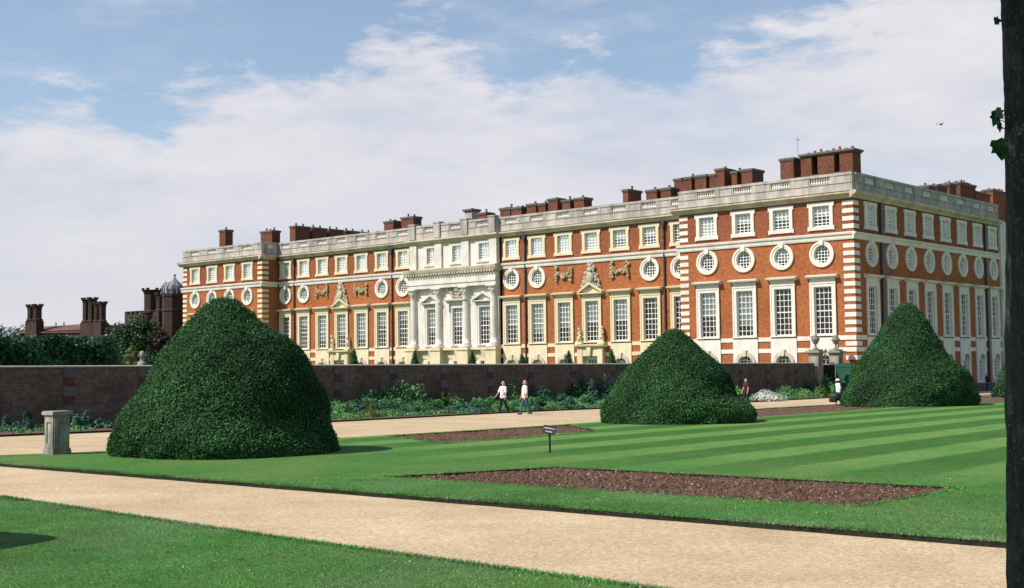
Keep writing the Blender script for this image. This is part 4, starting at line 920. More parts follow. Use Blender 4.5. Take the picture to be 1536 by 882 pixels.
yew('tall steep clipped yew cone before the shaded palace side, with notched right flank', (18.0, -30.6),
    [(1363, 454), (1351, 458), (1338, 472), (1322, 494), (1306, 520), (1292, 542), (1279, 564), (1269, 582), (1264, 596), (1262, 608)],
    [(1363, 454), (1376, 459), (1388, 474), (1400, 496), (1413, 520), (1426, 538), (1438, 547), (1449, 556), (1454, 568), (1457, 590), (1458, 608)], 1361, 60000, .085, seed=3)
d4 = (17.2, -6.0)
px4 = PW/2+FPX*float((np.array([d4[0], d4[1], 0])-CAM)@RT)/depth((d4[0], d4[1], 0))
yew('distant clipped yew half hidden by the dark tree trunk', d4,
    [(px4, 492), (px4-12, 496), (px4-25, 512), (px4-40, 530), (px4-52, 548), (px4-62, 566), (px4-68, 580), (px4-70, 590)],
    [(px4, 492), (px4+12, 496), (px4+25, 512), (px4+40, 530), (px4+52, 548), (px4+62, 566), (px4+68, 580), (px4+70, 590)], px4, 14000, .13, seed=4)
# the near yew whose shadow tip falls on the front lawn (stands outside the photograph)
def yew_sym(label, ctr, H, Rb, n, ts, seed):
    d = depth((ctr[0], ctr[1], 1.5)); g = zg(*ctr); f = np.random.default_rng(seed)
    t = thing('conical_yew', label, 'yew', (ctr[0], ctr[1], g), 'conical yews'); Z = np.linspace(0, H, 24); rad = lambda z: Rb*np.interp(z/H, [0, .12, .3, .6, .85, .96, 1], [.96, 1, .93, .62, .30, .14, .03])
    mb = MB(); mb.lathe([(float(rad(z)), float(z)) for z in Z], 0, 0, 40, raw=True)
    z = f.uniform(0, H, n); th = f.uniform(0, 6.283, n); r = rad(z); nr = np.stack([np.cos(th), np.sin(th), np.full(n, .5)], 1); P = np.stack([r*np.cos(th), r*np.sin(th), z], 1); Q = leaf_quads(P, nr, ts)
    me = bpy.data.meshes.new('crown'); nb = len(mb.v); me.from_pydata(mb.v+Q.tolist(), [], mb.f+[(nb+4*i, nb+4*i+1, nb+4*i+2, nb+4*i+3) for i in range(n)]); mi = np.zeros(len(mb.f)+n, dtype=np.int32); mi[:len(mb.f)] = 1; me.polygons.foreach_set('material_index', mi); me.update(); link('crown', me, [M['yew'], M['yew_core']], t)
    mb = MB(); mb.tube([(0, 0, -.1), (0, 0, H*.5)], [.25, .1], 8); mb.build('trunk', M['bark'], t); return t
yew_sym('clipped yew whose pointed shadow falls across the near left lawn', (31.9, -94.9), 4.35, 2.3, 9000, .08, 9)

# small cone yews on the terrace below the south front
for i, (px, py) in enumerate([(531, 521), (622, 524), (708, 526), (783, 529), (853, 524), (917, 522)]):
    Y = -6.0; p = ony(px, py, Y); g = -1.0; H = p[2]-g; t = thing('cone_yew', 'small dark clipped cone peeping over the garden wall', 'cone yew', (p[0], Y, g), 'small cones behind the garden wall')
    n = 2200; z = np.sqrt(rng.uniform(0, 1, n)); z = (1-z)*H; th = rng.uniform(0, 6.283, n); rad = lambda z: .95*(1-z/H)**.8+.06; r = rad(z); P = np.stack([r*np.cos(th), r*np.sin(th), z], 1); nr = np.stack([np.cos(th), np.sin(th), np.full(n, .4)], 1)
    mb = MB(); mb.lathe([(max(.02, float(rad(q))-.06), float(q)) for q in np.linspace(0, H*.98, 10)], 0, 0, 14, raw=True); Q = leaf_quads(P, nr, .16); nb = len(mb.v)
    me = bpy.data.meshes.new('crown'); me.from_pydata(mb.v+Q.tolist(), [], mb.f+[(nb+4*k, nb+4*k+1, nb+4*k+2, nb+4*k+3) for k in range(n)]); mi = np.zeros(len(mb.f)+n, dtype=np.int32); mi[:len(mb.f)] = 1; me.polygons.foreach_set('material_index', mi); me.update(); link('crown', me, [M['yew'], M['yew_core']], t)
    mb = MB(); mb.tube([(0, 0, -.1), (0, 0, 1)], [.12, .08], 6); mb.build('trunk', M['bark'], t)

def clump_cloud(c, rad3, nclump, nleaf, cr, size, seed, up=.4):
    f = np.random.default_rng(seed); u = f.normal(0, 1, (nclump, 3)); u /= np.linalg.norm(u, axis=1, keepdims=True); rr = f.uniform(.45, 1, nclump)**.5
    C_ = np.array(c)+u*rr[:, None]*np.array(rad3); P = []; Nn = []
    for q in C_:
        v = f.normal(0, 1, (nleaf, 3)); v /= np.linalg.norm(v, axis=1, keepdims=True); s = cr*f.uniform(.7, 1.3); P.append(q+v*s*(f.uniform(.3, 1, nleaf)**.4)[:, None]*[1, 1, .75]); Nn.append(v+[0, 0, up])
    return leaf_quads(np.concatenate(P), np.concatenate(Nn), size, 1.8, .6)
def tree(label, base, H, rad3, cz, mat, nclump, nleaf, cr, size, seed, name='broadleaf_tree', cat='tree', group=None, trunk_r=.25):
    t = thing(name, label, cat, base, group); mb = MB(); f = random.Random(seed); mb.tube([(0, 0, -.2), (.1, 0, cz*.5), (0, .1, cz+rad3[2]*.4)], [trunk_r, trunk_r*.7, trunk_r*.25], 8)
    for k in range(6):
        a = k*1.05+f.random(); z0 = cz*.45+k*.1*cz*.4; mb.tube([(0, 0, z0), (math.cos(a)*rad3[0]*.4, math.sin(a)*rad3[1]*.4, z0+rad3[2]*.4), (math.cos(a)*rad3[0]*.75, math.sin(a)*rad3[1]*.75, cz+f.uniform(-.2, .5)*rad3[2])], [trunk_r*.4, trunk_r*.25, trunk_r*.08], 6)
    mb.build('trunk', M['bark'], t); link('crown', np_mesh('crown', clump_cloud((0, 0, cz), rad3, nclump, nleaf, cr, size, seed), 4), M[mat], t); return t
def tree_px(label, pl, pr, pt, Y, mat, seed, squash=1., **kw):
    x0, x1 = ony(pl, pt, Y)[0], ony(pr, pt, Y)[0]; z1 = ony((pl+pr)/2, pt, Y)[2]; g = -1.4; r = abs(x1-x0)/2*1.02; H = z1-g; rz = min(H*.48, r*1.25*squash)
    return tree(label, ((x0+x1)/2, Y, g), H, (r*.82, r*.82, rz*.85), H-rz, mat, kw.get('nc', 90), kw.get('nl', 90), r*.3, kw.get('size', .42), seed, trunk_r=.35, **{k: v for k, v in kw.items() if k in ('name', 'cat', 'group')})
tree_px('dense dark tree standing before the battlemented Tudor wall', 180, 234, 469, 0., 'leaf_dark', 3, nc=120)
tree_px('low dark tree left of the dense tree, under the twin chimney', 160, 196, 484, 1., 'leaf_dark', 4)
tree_px('tree with faded pink blossom beside the octagonal turret', 231, 248, 494, 1., 'blossom', 5, nc=60)
tree_px('round blue-green shrub just over the wall near the bust', 170, 200, 519, -3., 'leaf_blue', 6, nc=60, nl=70, size=.3, name='shrub', cat='shrub')
tree_px('yellow-green shrub beside the stone bust', 194, 214, 515, -3., 'leaf_yellow', 7, nc=45, nl=70, size=.3, name='shrub', cat='shrub')
tree_px('dark shrub between the bust and the big yew', 214, 262, 527, -4., 'leaf_hedge', 8, nc=60, nl=70, size=.3, name='shrub', cat='shrub')
tree_px('pale distant tree rising over the hedge at the far edge', -26, 30, 481, 60., 'leaf_far', 9, nc=70, size=.7)
tree_px('dark distant tree low behind the hedge', 24, 44, 494, 60., 'leaf_far', 10, nc=40, size=.6)
# tall hedge / trained hornbeam bower behind the wall
X0 = -14.0
ya, yb = onx(-120, 500, X0)[1], onx(172, 505, X0)[1]
t = thing('tall_hedge', 'long tall dark green hedge along the far side of the garden wall', 'hedge', (X0, (ya+yb)/2, -.6))
n = 42000; g = -.6; yy = rng.uniform(ya, yb, n); pxs = np.array([-120, 0, 60, 110, 160, 172]); tops = np.array([onx(a, b, X0)[2]-g for a, b in zip(pxs, [507, 508, 508, 510, 513, 518])]); ysamp = np.array([onx(a, 500, X0)[1] for a in pxs])
ht = np.interp(yy, ysamp, tops)+.10*np.sin(yy*1.9)+.08*np.sin(yy*.7+1); q = rng.uniform(0, 1, n)
front = q < .75; zz = np.where(front, rng.uniform(0, 1, n)*ht, ht+rng.normal(0, .07, n)); xx = np.where(front, rng.normal(0, .22, n)+.25*np.sin(yy*1.3+zz*2), rng.uniform(-2.5, .1, n))
P = np.stack([xx, yy-(ya+yb)/2, zz], 1); Nn = np.where(front[:, None], [1, 0, .4], [0, 0, 1.])
link('foliage', np_mesh('foliage', leaf_quads(P, Nn, .26, 1.7, .7), 4), M['leaf_hedge'], t)
mb = MB(lambda a, n_, z: (n_, a-(ya+yb)/2, z)); k = 24
for i in range(k):
    a0 = ya+(yb-ya)*i/k; a1 = ya+(yb-ya)*(i+1)/k; mb.box(a0, a1, -2.5, -.3, 0, float(np.interp((a0+a1)/2, ysamp, tops))-.35)
mb.build('hedge_core', M['yew_core'], t)
# clipped hedge against the palace corner
t = thing('corner_hedge', 'dark clipped hedge right of the green door at the palace corner', 'hedge', (1.75, -2.0, zg(.6, -1.7)))
n = 6000; P = rng.uniform(-1, 1, (n, 3)); ax = rng.integers(0, 3, n); P[np.arange(n), ax] = np.sign(P[np.arange(n), ax]); Nn = np.zeros((n, 3)); Nn[np.arange(n), ax] = P[np.arange(n), ax]
P = P*[1.0, .5, 1.3]+[0, 0, 1.3]; link('foliage', np_mesh('foliage', leaf_quads(P, Nn, .14), 4), M['yew'], t)
mb = MB(lambda a, n_, z: (a, n_, z)); mb.box(-.95, .95, -.45, .45, 0, 2.55); mb.build('hedge_core', M['yew_core'], t)

# ---- flower border along the wall
slab('border_soil', [(-.98, -121)]+FAR[:-1]+[(2.0, -2.8), (-.98, -5.6)], [], .02, .1, [M['soil'], M['turf_edge']])
cov = rng.uniform(0, 1, (30000, 2)); y = -115+cov[:, 0]*109; fx = np.interp(y, [p[1] for p in FAR], [p[0] for p in FAR]); x = -.8+cov[:, 1]*(fx-.35+.8)
k = (np.sin(y*.9)+np.sin(y*2.3+1.)+np.sin(x*2+y)) > -.7+1.3*(y < -68); x, y = x[k], y[k]; P = np.stack([x, y, zg(x, y)+rng.uniform(.02, .20, len(x))], 1)
tag(link('border_ground_cover', np_mesh('border_ground_cover', leaf_quads(P, np.tile([0, 0, 1.], (len(P), 1)), .13, 1.8, .8), 4), M['leaf_mid']), 'low mixed green foliage filling the flower border along the wall', 'ground cover', kind='stuff')
def plant(kind, px, yb_, wpx, yt, label, group=None, flower=None, nf=60, name='border_plant', cat='plant', dens=1., at_=None):
    g = gi(px, yb_) if not at_ else np.array([at_[0], at_[1], 0]); d = depth(g); r = wpx*d/FPX/2; f2 = FW[:2]/np.linalg.norm(FW[:2]); c = g[:2]+f2*r*.7; c[0] = max(c[0], -.75+min(r, .6)*.5) ; z0 = zg(*c); h = .3 if at_ else max(.15, topz(px, yt, c)-z0)
    if at_: c = np.array(at_[:2]); r, h = at_[2:]; z0 = zg(*c); d = depth((*c, 0))
    t = thing(name, label, cat, (c[0], c[1], z0), group); s = {'mound': .07, 'box': .055, 'leafy': .11, 'spiky': .15, 'silver': .075}.get(kind.split(':')[0], .1); k0, mat = kind.split(':')
    s *= max(1, d/55); n = int(min(3600, 700*dens*(r*h+.25)/(s*s*40)+400)); r *= {'box': 1.2, 'silver': 1.0}.get(k0, 1.35); h *= {'box': 1.15, 'mound': 1.25, 'leafy': 1.5, 'silver': .9}.get(k0, 1.2); u = rng.normal(0, 1, (n, 3)); u /= np.linalg.norm(u, axis=1, keepdims=True); u[:, 2] = np.abs(u[:, 2])
    lum = 1+.22*np.sin(u[:, 0]*5+px)+.2*np.sin(u[:, 1]*6+px*2)+.16*np.sin(u[:, 2]*7)
    if k0 == 'box': rr = rng.uniform(.9, 1.02, n)
    elif k0 == 'mound': rr = rng.uniform(.6, 1.08, n)*(.45+.5*lum)
    else: rr = rng.uniform(.4, 1.0, n)**.5*(.5+.5*lum)
    P = u*rr[:, None]*[r, r, h]; Nn = u+[0, 0, .3]
    if k0 == 'spiky':
        a = rng.uniform(0, 6.283, n); q = rng.uniform(0, 1, n); st = rng.integers(0, 26, n); sa = rng.uniform(0, 6.283, 26); sr = rng.uniform(0, 1, 26)**.5*r*.8; sh = rng.uniform(.6, 1.02, 26)*h
        P = np.stack([np.cos(sa[st])*sr[st]*(.6+.5*q)+rng.normal(0, .05, n), np.sin(sa[st])*sr[st]*(.6+.5*q)+rng.normal(0, .05, n), q*sh[st]], 1); Nn = rng.normal(0, 1, (n, 3))+[0, 0, .5]
    link('foliage', np_mesh('foliage', leaf_quads(P, Nn, s, 1.9 if k0 != 'spiky' else 1.2, .6), 4), M[mat], t)
    if flower:
        u = rng.normal(0, 1, (nf, 3)); u /= np.linalg.norm(u, axis=1, keepdims=True); u[:, 2] = np.abs(u[:, 2]); P = u*[r, r, h]*rng.uniform(.8, 1.12, (nf, 1)); link('flowers', np_mesh('flowers', leaf_quads(P, u, .09*max(1, d/60), 2.6, .5), 4), M[flower], t)
    return t
fr = random.Random(5)
GA_ = 'leafy green plants in the border'; GM = 'round green mounds in the border'; GP = 'pale flowered plants in the border'; GL = 'small sparse plants by the left end of the wall'
la = 'loose leafy green perennial in the border before the wall'; lm = 'rounded green mound plant at the border edge by the gravel'; lp = 'border plant dotted with small pale flowers'; ll = 'small low plant on bare soil by the wall left of the largest yew'
for px, yb_, w_, yt, kd in [(530, 622, 34, 598, 'leaf_mid'), (548, 620, 46, 592, 'leaf_mid'), (572, 621, 40, 594, 'leaf_hedge'), (600, 620, 40, 597, 'leaf_mid'), (668, 612, 30, 599, 'leaf_mid'), (692, 613, 30, 594, 'leaf_mid'), (716, 611, 34, 594, 'leaf_blue'), (737, 611, 30, 593, 'leaf_mid'), (868, 606, 30, 591, 'leaf_mid'), (893, 605, 34, 592, 'leaf_mid'), (845, 607, 24, 593, 'leaf_hedge'), (780, 609, 26, 590, 'leaf_hedge'), (1196, 594, 22, 580, 'leaf_mid'), (1215, 595, 22, 579, 'leaf_blue'), (1228, 594, 20, 574, 'leaf_mid'), (1243, 592, 18, 578, 'leaf_mid'), (1085, 602, 26, 586, 'leaf_mid'), (1104, 600, 22, 586, 'leaf_mid')]:
    plant('leafy:'+kd, px, yb_, w_, yt, la, GA_)
for px, yb_, w_, yt in [(505, 626, 24, 614), (522, 625, 26, 608), (548, 625, 34, 609), (578, 624, 34, 608), (606, 622, 30, 607), (630, 622, 26, 606), (654, 620, 24, 606), (720, 616, 24, 604), (832, 611, 24, 600), (856, 610, 22, 601), (1180, 598, 20, 588), (1205, 597, 20, 588), (1232, 596, 20, 586), (1090, 607, 22, 596)]:
    plant('mound:'+['leaf_mid', 'leaf_hedge', 'leaf_blue', 'leaf_mid', 'leaf_yellow'][(px*7) % 5], px, yb_, w_*(1+.4*((px*13) % 7)/7), yt-3*((px*5) % 3), lm, GM)
for px, yb_, w_, yt in [(660, 617, 26, 606), (680, 617, 22, 605), (835, 606, 26, 590), (820, 607, 22, 592), (1150, 593, 20, 580), (645, 619, 22, 608)]:
    plant('leafy:leaf_mid', px, yb_, w_, yt, lp, GP, 'fl_white', 40)
for px, yb_, w_, yt in [(8, 648, 14, 634), (40, 647, 13, 626), (22, 648, 12, 638), (112, 645, 14, 630), (126, 644, 18, 627), (145, 643, 16, 634), (160, 643, 18, 636), (72, 647, 12, 636)]:
    plant('leafy:leaf_blue', px, yb_, w_, yt, ll, GL, 'fl_white' if px in (112, 145, 22) else None, 8, dens=.5)
for row, (xr, hr, rr2, st, kd) in enumerate([((-.2, .5), (.55, .85), (.40, .62), .95, 'leafy'), ((1.0, 1.7), (.40, .62), (.38, .55), .9, 'leafy'), ((2.2, 2.9), (.22, .40), (.30, .46), .85, 'mound')]):
    y = -65.5
    while y < -34:
        y += st*fr.uniform(.7, 1.4); x = fr.uniform(*xr); m = fr.choice(['leaf_mid', 'leaf_mid', 'leaf_mid', 'leaf_hedge', 'leaf_blue', 'leaf_yellow' if row else 'leaf_mid']); big = 1.25 if y < -53 else .95
        plant(kd+':'+m, y*7.3+x*31, 0, 1, 0, la if kd == 'leafy' else lm, GA_ if kd == 'leafy' else GM, at_=(x, y, fr.uniform(*rr2), fr.uniform(*hr)*big*.66)) if True else None
plant('spiky:leaf_mid', 608, 620, 36, 583, 'tallest spiky green clump in the border, left of the yellow-green clump')
plant('spiky:leaf_mid', 572, 621, 24, 586, 'tall upright stems rising above the left part of the border')
plant('spiky:leaf_yellow', 640, 618, 34, 592, 'tall yellow-green clump in the border between the yews')
plant('box:leaf_mid', 742, 615, 34, 603, 'low neat rounded box bush just left of the man in black trousers', 'clipped low bushes by the two men')
plant('box:leaf_mid', 771, 615, 28, 602, 'low neat rounded box bush between the two walking men', 'clipped low bushes by the two men')
plant('box:leaf_mid', 798, 613, 26, 602, 'low neat rounded box bush just right of the man in jeans', 'clipped low bushes by the two men')
plant('leafy:leaf_blue', 806, 607, 28, 582, 'tall grey-green shrub against the wall right of the man in jeans')
plant('leafy:leaf_blue', 770, 608, 24, 580, 'dark grey-green shrub against the wall between the two walking men')
plant('leafy:leaf_yellow', 742, 608, 18, 594, 'yellowish low plant touching the hand of the left man', flower='fl_yellow', nf=20)
plant('mound:leaf_mid', 1163, 590, 30, 573, 'bright green rounded shrub behind the silver-white plant')
plant('leafy:leaf_silver', 1153, 601, 40, 591, 'broad silver-white plant at the edge of the walk', dens=1.6)
plant('leafy:leaf_mid', 1135, 589, 34, 571, 'bush with pink roses beside the woman in dark red', flower='fl_pink', nf=45)
plant('leafy:leaf_mid', 713, 617, 16, 606, 'small reddish-brown plant in the border near the left man', flower='fl_pink', nf=10)
t = plant('spiky:leaf_hedge', 1180, 588, 30, 556, 'climbing rose with yellowish flowers trained on the wall', flower='fl_yellow', nf=40, name='climbing_rose', cat='climber')
plant('leafy:leaf_dark', 1196, 586, 26, 558, 'dark wall shrub right of the climbing rose', name='wall_shrub', cat='shrub')
t = plant('leafy:leaf_hedge', 1222, 589, 15, 541, 'dark ivy clinging to the left gate pier', name='ivy', cat='climber')

# ------------------------------------------------------------------ people
M['skin'] = simple('skin_tone', (.52, .29, .21), .6, .06);  # even skin colour with slight random variation
def cloth(name, c): return simple(name, c, .85, .12, 9)
dg = None
def capsule(bm, p0, p1, r0, r1, flat=1.0, N_=10):
    p0, p1 = Vector(p0), Vector(p1); d = p1-p0; L_ = d.length; d = d.normalized() if L_ > 1e-6 else Vector((0, 0, 1)); q = d.to_track_quat('Z', 'Y').to_matrix(); rings = []
    for k in range(4): t = math.pi/2*k/4; rings.append((-r0*math.cos(t), r0*math.sin(t), 0))
    pr = [(r0*math.sin(math.pi/2*k/4), -r0*math.cos(math.pi/2*k/4)) for k in range(1, 5)]+[(r1*math.cos(math.pi/2*k/4), L_+r1*math.sin(math.pi/2*k/4)) for k in range(0, 4)]
    vs = [[bm.verts.new(p0+q @ Vector((r*math.cos(2*math.pi*i/N_), r*math.sin(2*math.pi*i/N_), z))) for i in range(N_)] for r, z in pr]
    a = bm.verts.new(p0+q @ Vector((0, 0, -r0))); b = bm.verts.new(p0+q @ Vector((0, 0, L_+r1)))
    for j in range(len(vs)-1):
        for i in range(N_): bm.faces.new((vs[j][i], vs[j][(i+1) % N_], vs[j+1][(i+1) % N_], vs[j+1][i]))
    for i in range(N_): bm.faces.new((a, vs[0][(i+1) % N_], vs[0][i])); bm.faces.new((b, vs[-1][i], vs[-1][(i+1) % N_]))
    if flat != 1:
        for row in vs:
            for v in row: v.co.y *= flat
        a.co.y *= flat; b.co.y *= flat
def fused(name, caps, voxel, mat, parent, smooth=2):
    bm = bmesh.new()
    for c in caps: capsule(bm, *c)
    me = bpy.data.meshes.new(name+'_raw'); bm.to_mesh(me); bm.free(); o = bpy.data.objects.new(name, me); COL.objects.link(o)
    r = o.modifiers.new('r', 'REMESH'); r.mode = 'VOXEL'; r.voxel_size = voxel
    s = o.modifiers.new('s', 'SMOOTH'); s.iterations = smooth; s.factor = .5
    dg = bpy.context.evaluated_depsgraph_get(); m2 = bpy.data.meshes.new_from_object(o.evaluated_get(dg)); m2.name = name
    bpy.data.objects.remove(o); m2.polygons.foreach_set('use_smooth', [True]*len(m2.polygons)); m2.materials.clear()
    return link(name, m2, M[mat] if isinstance(mat, str) else mat, parent)
def person(label, loc, face, H=1.75, stride=.0, armL=(.12, .05), armR=(-.1, .05), bendL=.25, bendR=.25, top='white', sleeve=.55, skirt=False, trouser='black', hair='grey', bald=False, hat=None, shoe='black', voxel=.011, w_=1.0, legs_bare=0, shorts=False):
    t = thing('person', label, 'person', loc, None, face); k = H/1.75; t.scale = (k, k, k)
    # joints (figure faces -Y)
    hipz = .92; J = {}
    for s, sw in ((-1, stride), (1, -stride)):
        hip = Vector((.09*s*w_, 0, hipz)); a = sw; kn = hip+Vector((0, -math.sin(a)*.44, -math.cos(a)*.44)); b = a-(.55*abs(a)+.05 if a < 0 else .05); an = kn+Vector((0, -math.sin(b)*.41, -math.cos(b)*.41)); J[s] = (hip, kn, an)
    low = min(J[s][2].z for s in J)-.065
    def dn(v): return Vector((v[0], v[1], v[2]-low))
    body = []; 
    body += [(dn((0, -.005, 1.60)), dn((0, .012, 1.665)), .072, .090), (dn((0, -.035, 1.565)), dn((0, -.03, 1.6)), .05, .06), (dn((0, .02, 1.42)), dn((0, .0, 1.56)), .056, .05)]
    body += [(dn((0, -.105, 1.60)), dn((0, -.10, 1.63)), .014, .009), (dn((-.085, .01, 1.60)), dn((-.088, .015, 1.64)), .012, .014), (dn((.085, .01, 1.60)), dn((.088, .015, 1.64)), .012, .014)]
    torso = [(dn((-.06*w_, 0, .96)), dn((.06*w_, 0, .96)), .115*w_, .115*w_, 1.0), (dn((0, 0, .98)), dn((0, 0, 1.18)), .13*w_, .125*w_), (dn((0, 0, 1.16)), dn((0, -.005, 1.33)), .13*w_, .125*w_), (dn((-.07*w_, 0, 1.33)), dn((.07*w_, 0, 1.33)), .11, .11), (dn((-.16*w_, .01, 1.41)), dn((.16*w_, .01, 1.41)), .06, .06), (dn((0, .02, 1.38)), dn((0, .02, 1.46)), .10, .06)]
    body += torso; A = {}
    for s, (sw, out), bd in ((-1, armL, bendL), (1, armR, bendR)):
        sh = Vector((.185*s*w_, .01, 1.41)); d1 = Vector((math.sin(out)*s, -math.sin(sw), -math.cos(sw)*math.cos(out))).normalized(); el = sh+d1*.29; d2 = Vector((d1.x*.6, -math.sin(sw+bd), -math.cos(sw+bd))).normalized(); wr = el+d2*.25
        A[s] = (sh, el, wr); body += [(dn(sh), dn(el), .05, .042), (dn(el), dn(wr), .041, .027)]
        pe = wr+d2*.075; side = Vector((s*.02, -1, 0)); side = (side-d2*side.dot(d2)).normalized(); inw = d2.cross(side)*(1 if s < 0 else -1)
        body.append((dn(wr), dn(pe), .026, .032))
        for f, (o_, l_) in enumerate(((.030, .070), (.011, .082), (-.010, .076), (-.029, .058))):
            b0 = pe+side*o_; b1 = b0+d2*l_*.55+inw*.008; b2 = b1+d2*l_*.4+inw*.025; body += [(dn(b0-d2*.02), dn(b1), .0105, .0095), (dn(b1), dn(b2), .0095, .008)]
        tb = wr+d2*.03+side*.02; t1 = tb+side*.035+d2*.03; body += [(dn(tb), dn(t1), .013, .011), (dn(t1), dn(t1+d2*.032+inw*.01), .011, .009)]
    legs = []; 
    for s in (-1, 1):
        hip, kn, an = J[s]; body += [(dn(hip), dn(kn), .085*w_, .056), (dn(kn), dn(an), .055, .036), (dn(an), dn(an+Vector((0, -.13, -.035))), .036, .026), (dn(an), dn(an+Vector((0, .03, -.03))), .036, .03)]
    fused('body', body, voxel, 'skin', t)
    g = .016
    sl = [(dn((-.08*w_, 0, .93)), dn((.08*w_, 0, .93)), .125*w_, .125*w_)] + [(a, b, r0+g, r1+g) for a, b, r0, r1 in [c[:4] for c in torso[1:5]]] + [(dn((0, .015, 1.37)), dn((0, .015, 1.45)), .11, .075)]
    for s in (-1, 1):
        sh, el, wr = A[s]; e = sh.lerp(el, min(1, sleeve*1.6)); sl.append((dn(sh), dn(e), .05+g*1.3, .046+g*1.4))
        if sleeve > .7: sl.append((dn(el), dn(el.lerp(wr, .85)), .05+g, .04))
    fused('shirt', sl, voxel*1.15, top, t)
    if skirt:
        pr = [(dn((0, 0, .96)), dn((0, 0, .60)), .14*w_, .19*w_), (dn((0, 0, .60)), dn((0, .01, .50)), .17, .17)]; fused('skirt', pr, voxel*1.3, trouser, t)
    else:
        pr = [(dn((-.07*w_, 0, .95)), dn((.07*w_, 0, .95)), .125*w_, .125*w_)]
        for s in (-1, 1):
            hip, kn, an = J[s]; pr.append((dn(hip), dn(kn), .098*w_, .072))
            if not shorts: pr.append((dn(kn), dn(an+Vector((0, 0, .02))), .07, .058))
        fused('trousers', pr, voxel*1.15, trouser, t)
    for s in (-1, 1):
        an = J[s][2]; fused('shoe', [(dn(an+Vector((0, .035, -.03))), dn(an+Vector((0, -.06, -.03))), .043, .045), (dn(an+Vector((0, -.06, -.032))), dn(an+Vector((0, -.15, -.04))), .044, .034)], .012, shoe, t)
    for s in (-1, 1):
        mb = MB(); mb.blob((.032*s, -.086, 1.636-low), .011, 1, raw=True); mb.build('eye', M['eye'], t)
    mb = MB(); mb.blob((0, -.085, 1.565-low), (.024, .01, .006), 1, raw=True); mb.build('mouth', M['lip'], t)
    if hair:
        if bald: hc = [(dn((-.05, .06, 1.60)), dn((.05, .06, 1.60)), .045, .045), (dn((-.075, .03, 1.62)), dn((-.07, .06, 1.60)), .026, .03), (dn((.075, .03, 1.62)), dn((.07, .06, 1.60)), .026, .03)]
        else: hc = [(dn((0, .03, 1.64)), dn((0, .03, 1.69)), .088, .082), (dn((0, .05, 1.58)), dn((0, .045, 1.66)), .065, .08)]
        fused('hair', hc, .012, hair, t)
    if hat:
        z = 1.70-low; mb = MB(); mb.lathe([(.185, z-.045), (.19, z-.035), (.105, z), (.10, z+.065), (.07, z+.085), (.02, z+.09)], 0, .01, 22, raw=True); mb.build('sun_hat', M[hat], t, True)
    return t
for n_, c in (('white_cotton', (.80, .78, .78)), ('cream_cotton', (.76, .71, .60)), ('black_cloth', (.014, .013, .016)), ('blue_jeans', (.05, .085, .13)), ('dark_red', (.055, .012, .014)), ('navy', (.02, .025, .04)), ('grey_hair', (.45, .40, .36)), ('brown_hair', (.05, .03, .02)), ('shoe_black', (.012, .011, .011)), ('straw', (.72, .66, .52)), ('orange_red', (.45, .10, .06)), ('pink_white', (.66, .48, .52)), ('eye', (.02, .015, .012)), ('lip', (.33, .13, .10)), ('brown_shoe', (.13, .05, .03)), ('bag_black', (.02, .012, .014))): M[n_] = cloth(n_, c)
def foot(px, py): p = gi(px, py); return (p[0], p[1], zg(p[0], p[1])-.055)
person('man in white T-shirt and black trousers strolling along the gravel walk', foot(755, 618.3), R(-12), 1.74, .22, (.30, .35), (.05, .10), .3, .15, 'white_cotton', .5, False, 'black_cloth', 'grey_hair', True, shoe='shoe_black', w_=1.12)
person('man in cream shirt and blue jeans walking behind the man in white', foot(787.5, 620), R(-28), 1.80, .26, (.12, .08), (.02, .08), .25, .3, 'cream_cotton', .6, False, 'blue_jeans', 'grey_hair', True, shoe='shoe_black', w_=1.02)
person('woman in dark red top half hidden behind the middle yew', foot(1119.5, 608), R(-15), 1.68, .15, (.1, .1), (.05, .10), .5, .3, 'dark_red', .25, False, 'black_cloth', 'brown_hair', shoe='shoe_black', w_=.95)
lady = person('woman in white top and pale sun hat beside the steep yew', foot(1258, 607.5), R(150), 1.60, .12, (.1, .1), (.2, .1), .6, .9, 'white_cotton', .6, True, 'black_cloth', 'brown_hair', hat='straw', shoe='brown_shoe', w_=.98)
person('visitor in orange-red top just beyond the steep yew', foot(1457, 592), R(170), 1.70, .2, (.1, .1), (.1, .1), .3, .3, 'orange_red', .4, False, 'black_cloth', 'brown_hair', shoe='shoe_black', voxel=.016)
p = onx(1481, 583, 2.2); person('visitor in black standing near the palace steps', (2.2, p[1], zg(2.2, p[1])-.055), R(80), 1.74, .05, (.05, .1), (.05, .1), .2, .2, 'black_cloth', .9, False, 'black_cloth', 'brown_hair', shoe='shoe_black', voxel=.018)
p = onx(1494, 583, 2.6); person('visitor in pale pink and white top by the far yew', (2.6, p[1], zg(2.6, p[1])-.055), R(60), 1.66, .05, (.05, .1), (.05, .1), .3, .2, 'pink_white', .4, False, 'navy', 'brown_hair', shoe='shoe_black', voxel=.018)
# the bag carried by the woman in the sun hat
lp = foot(1254.2, 601.5); t = thing('shoulder_bag', 'large dark bag hanging at the side of the woman in the sun hat', 'bag', (lp[0]+.15, lp[1]-.35, lp[2]))
q = foot(1258, 607.5); t.location = (q[0]-.24, q[1]-.26, q[2]+.22)
fused('bag_body', [(Vector((-.12, 0, .12)), Vector((.12, 0, .12)), .13, .13, .6), (Vector((-.12, 0, .28)), Vector((.12, 0, .28)), .10, .10, .6), (Vector((0, 0, .12)), Vector((0, 0, .28)), .13, .11, .6)], .015, 'bag_black', t)
mb = MB(); mb.tube([(-.12, 0, .34), (-.10, 0, .52), (0, 0, .60), (.10, 0, .52), (.12, 0, .34)], .012, 6); mb.build('strap', M['bag_black'], t)

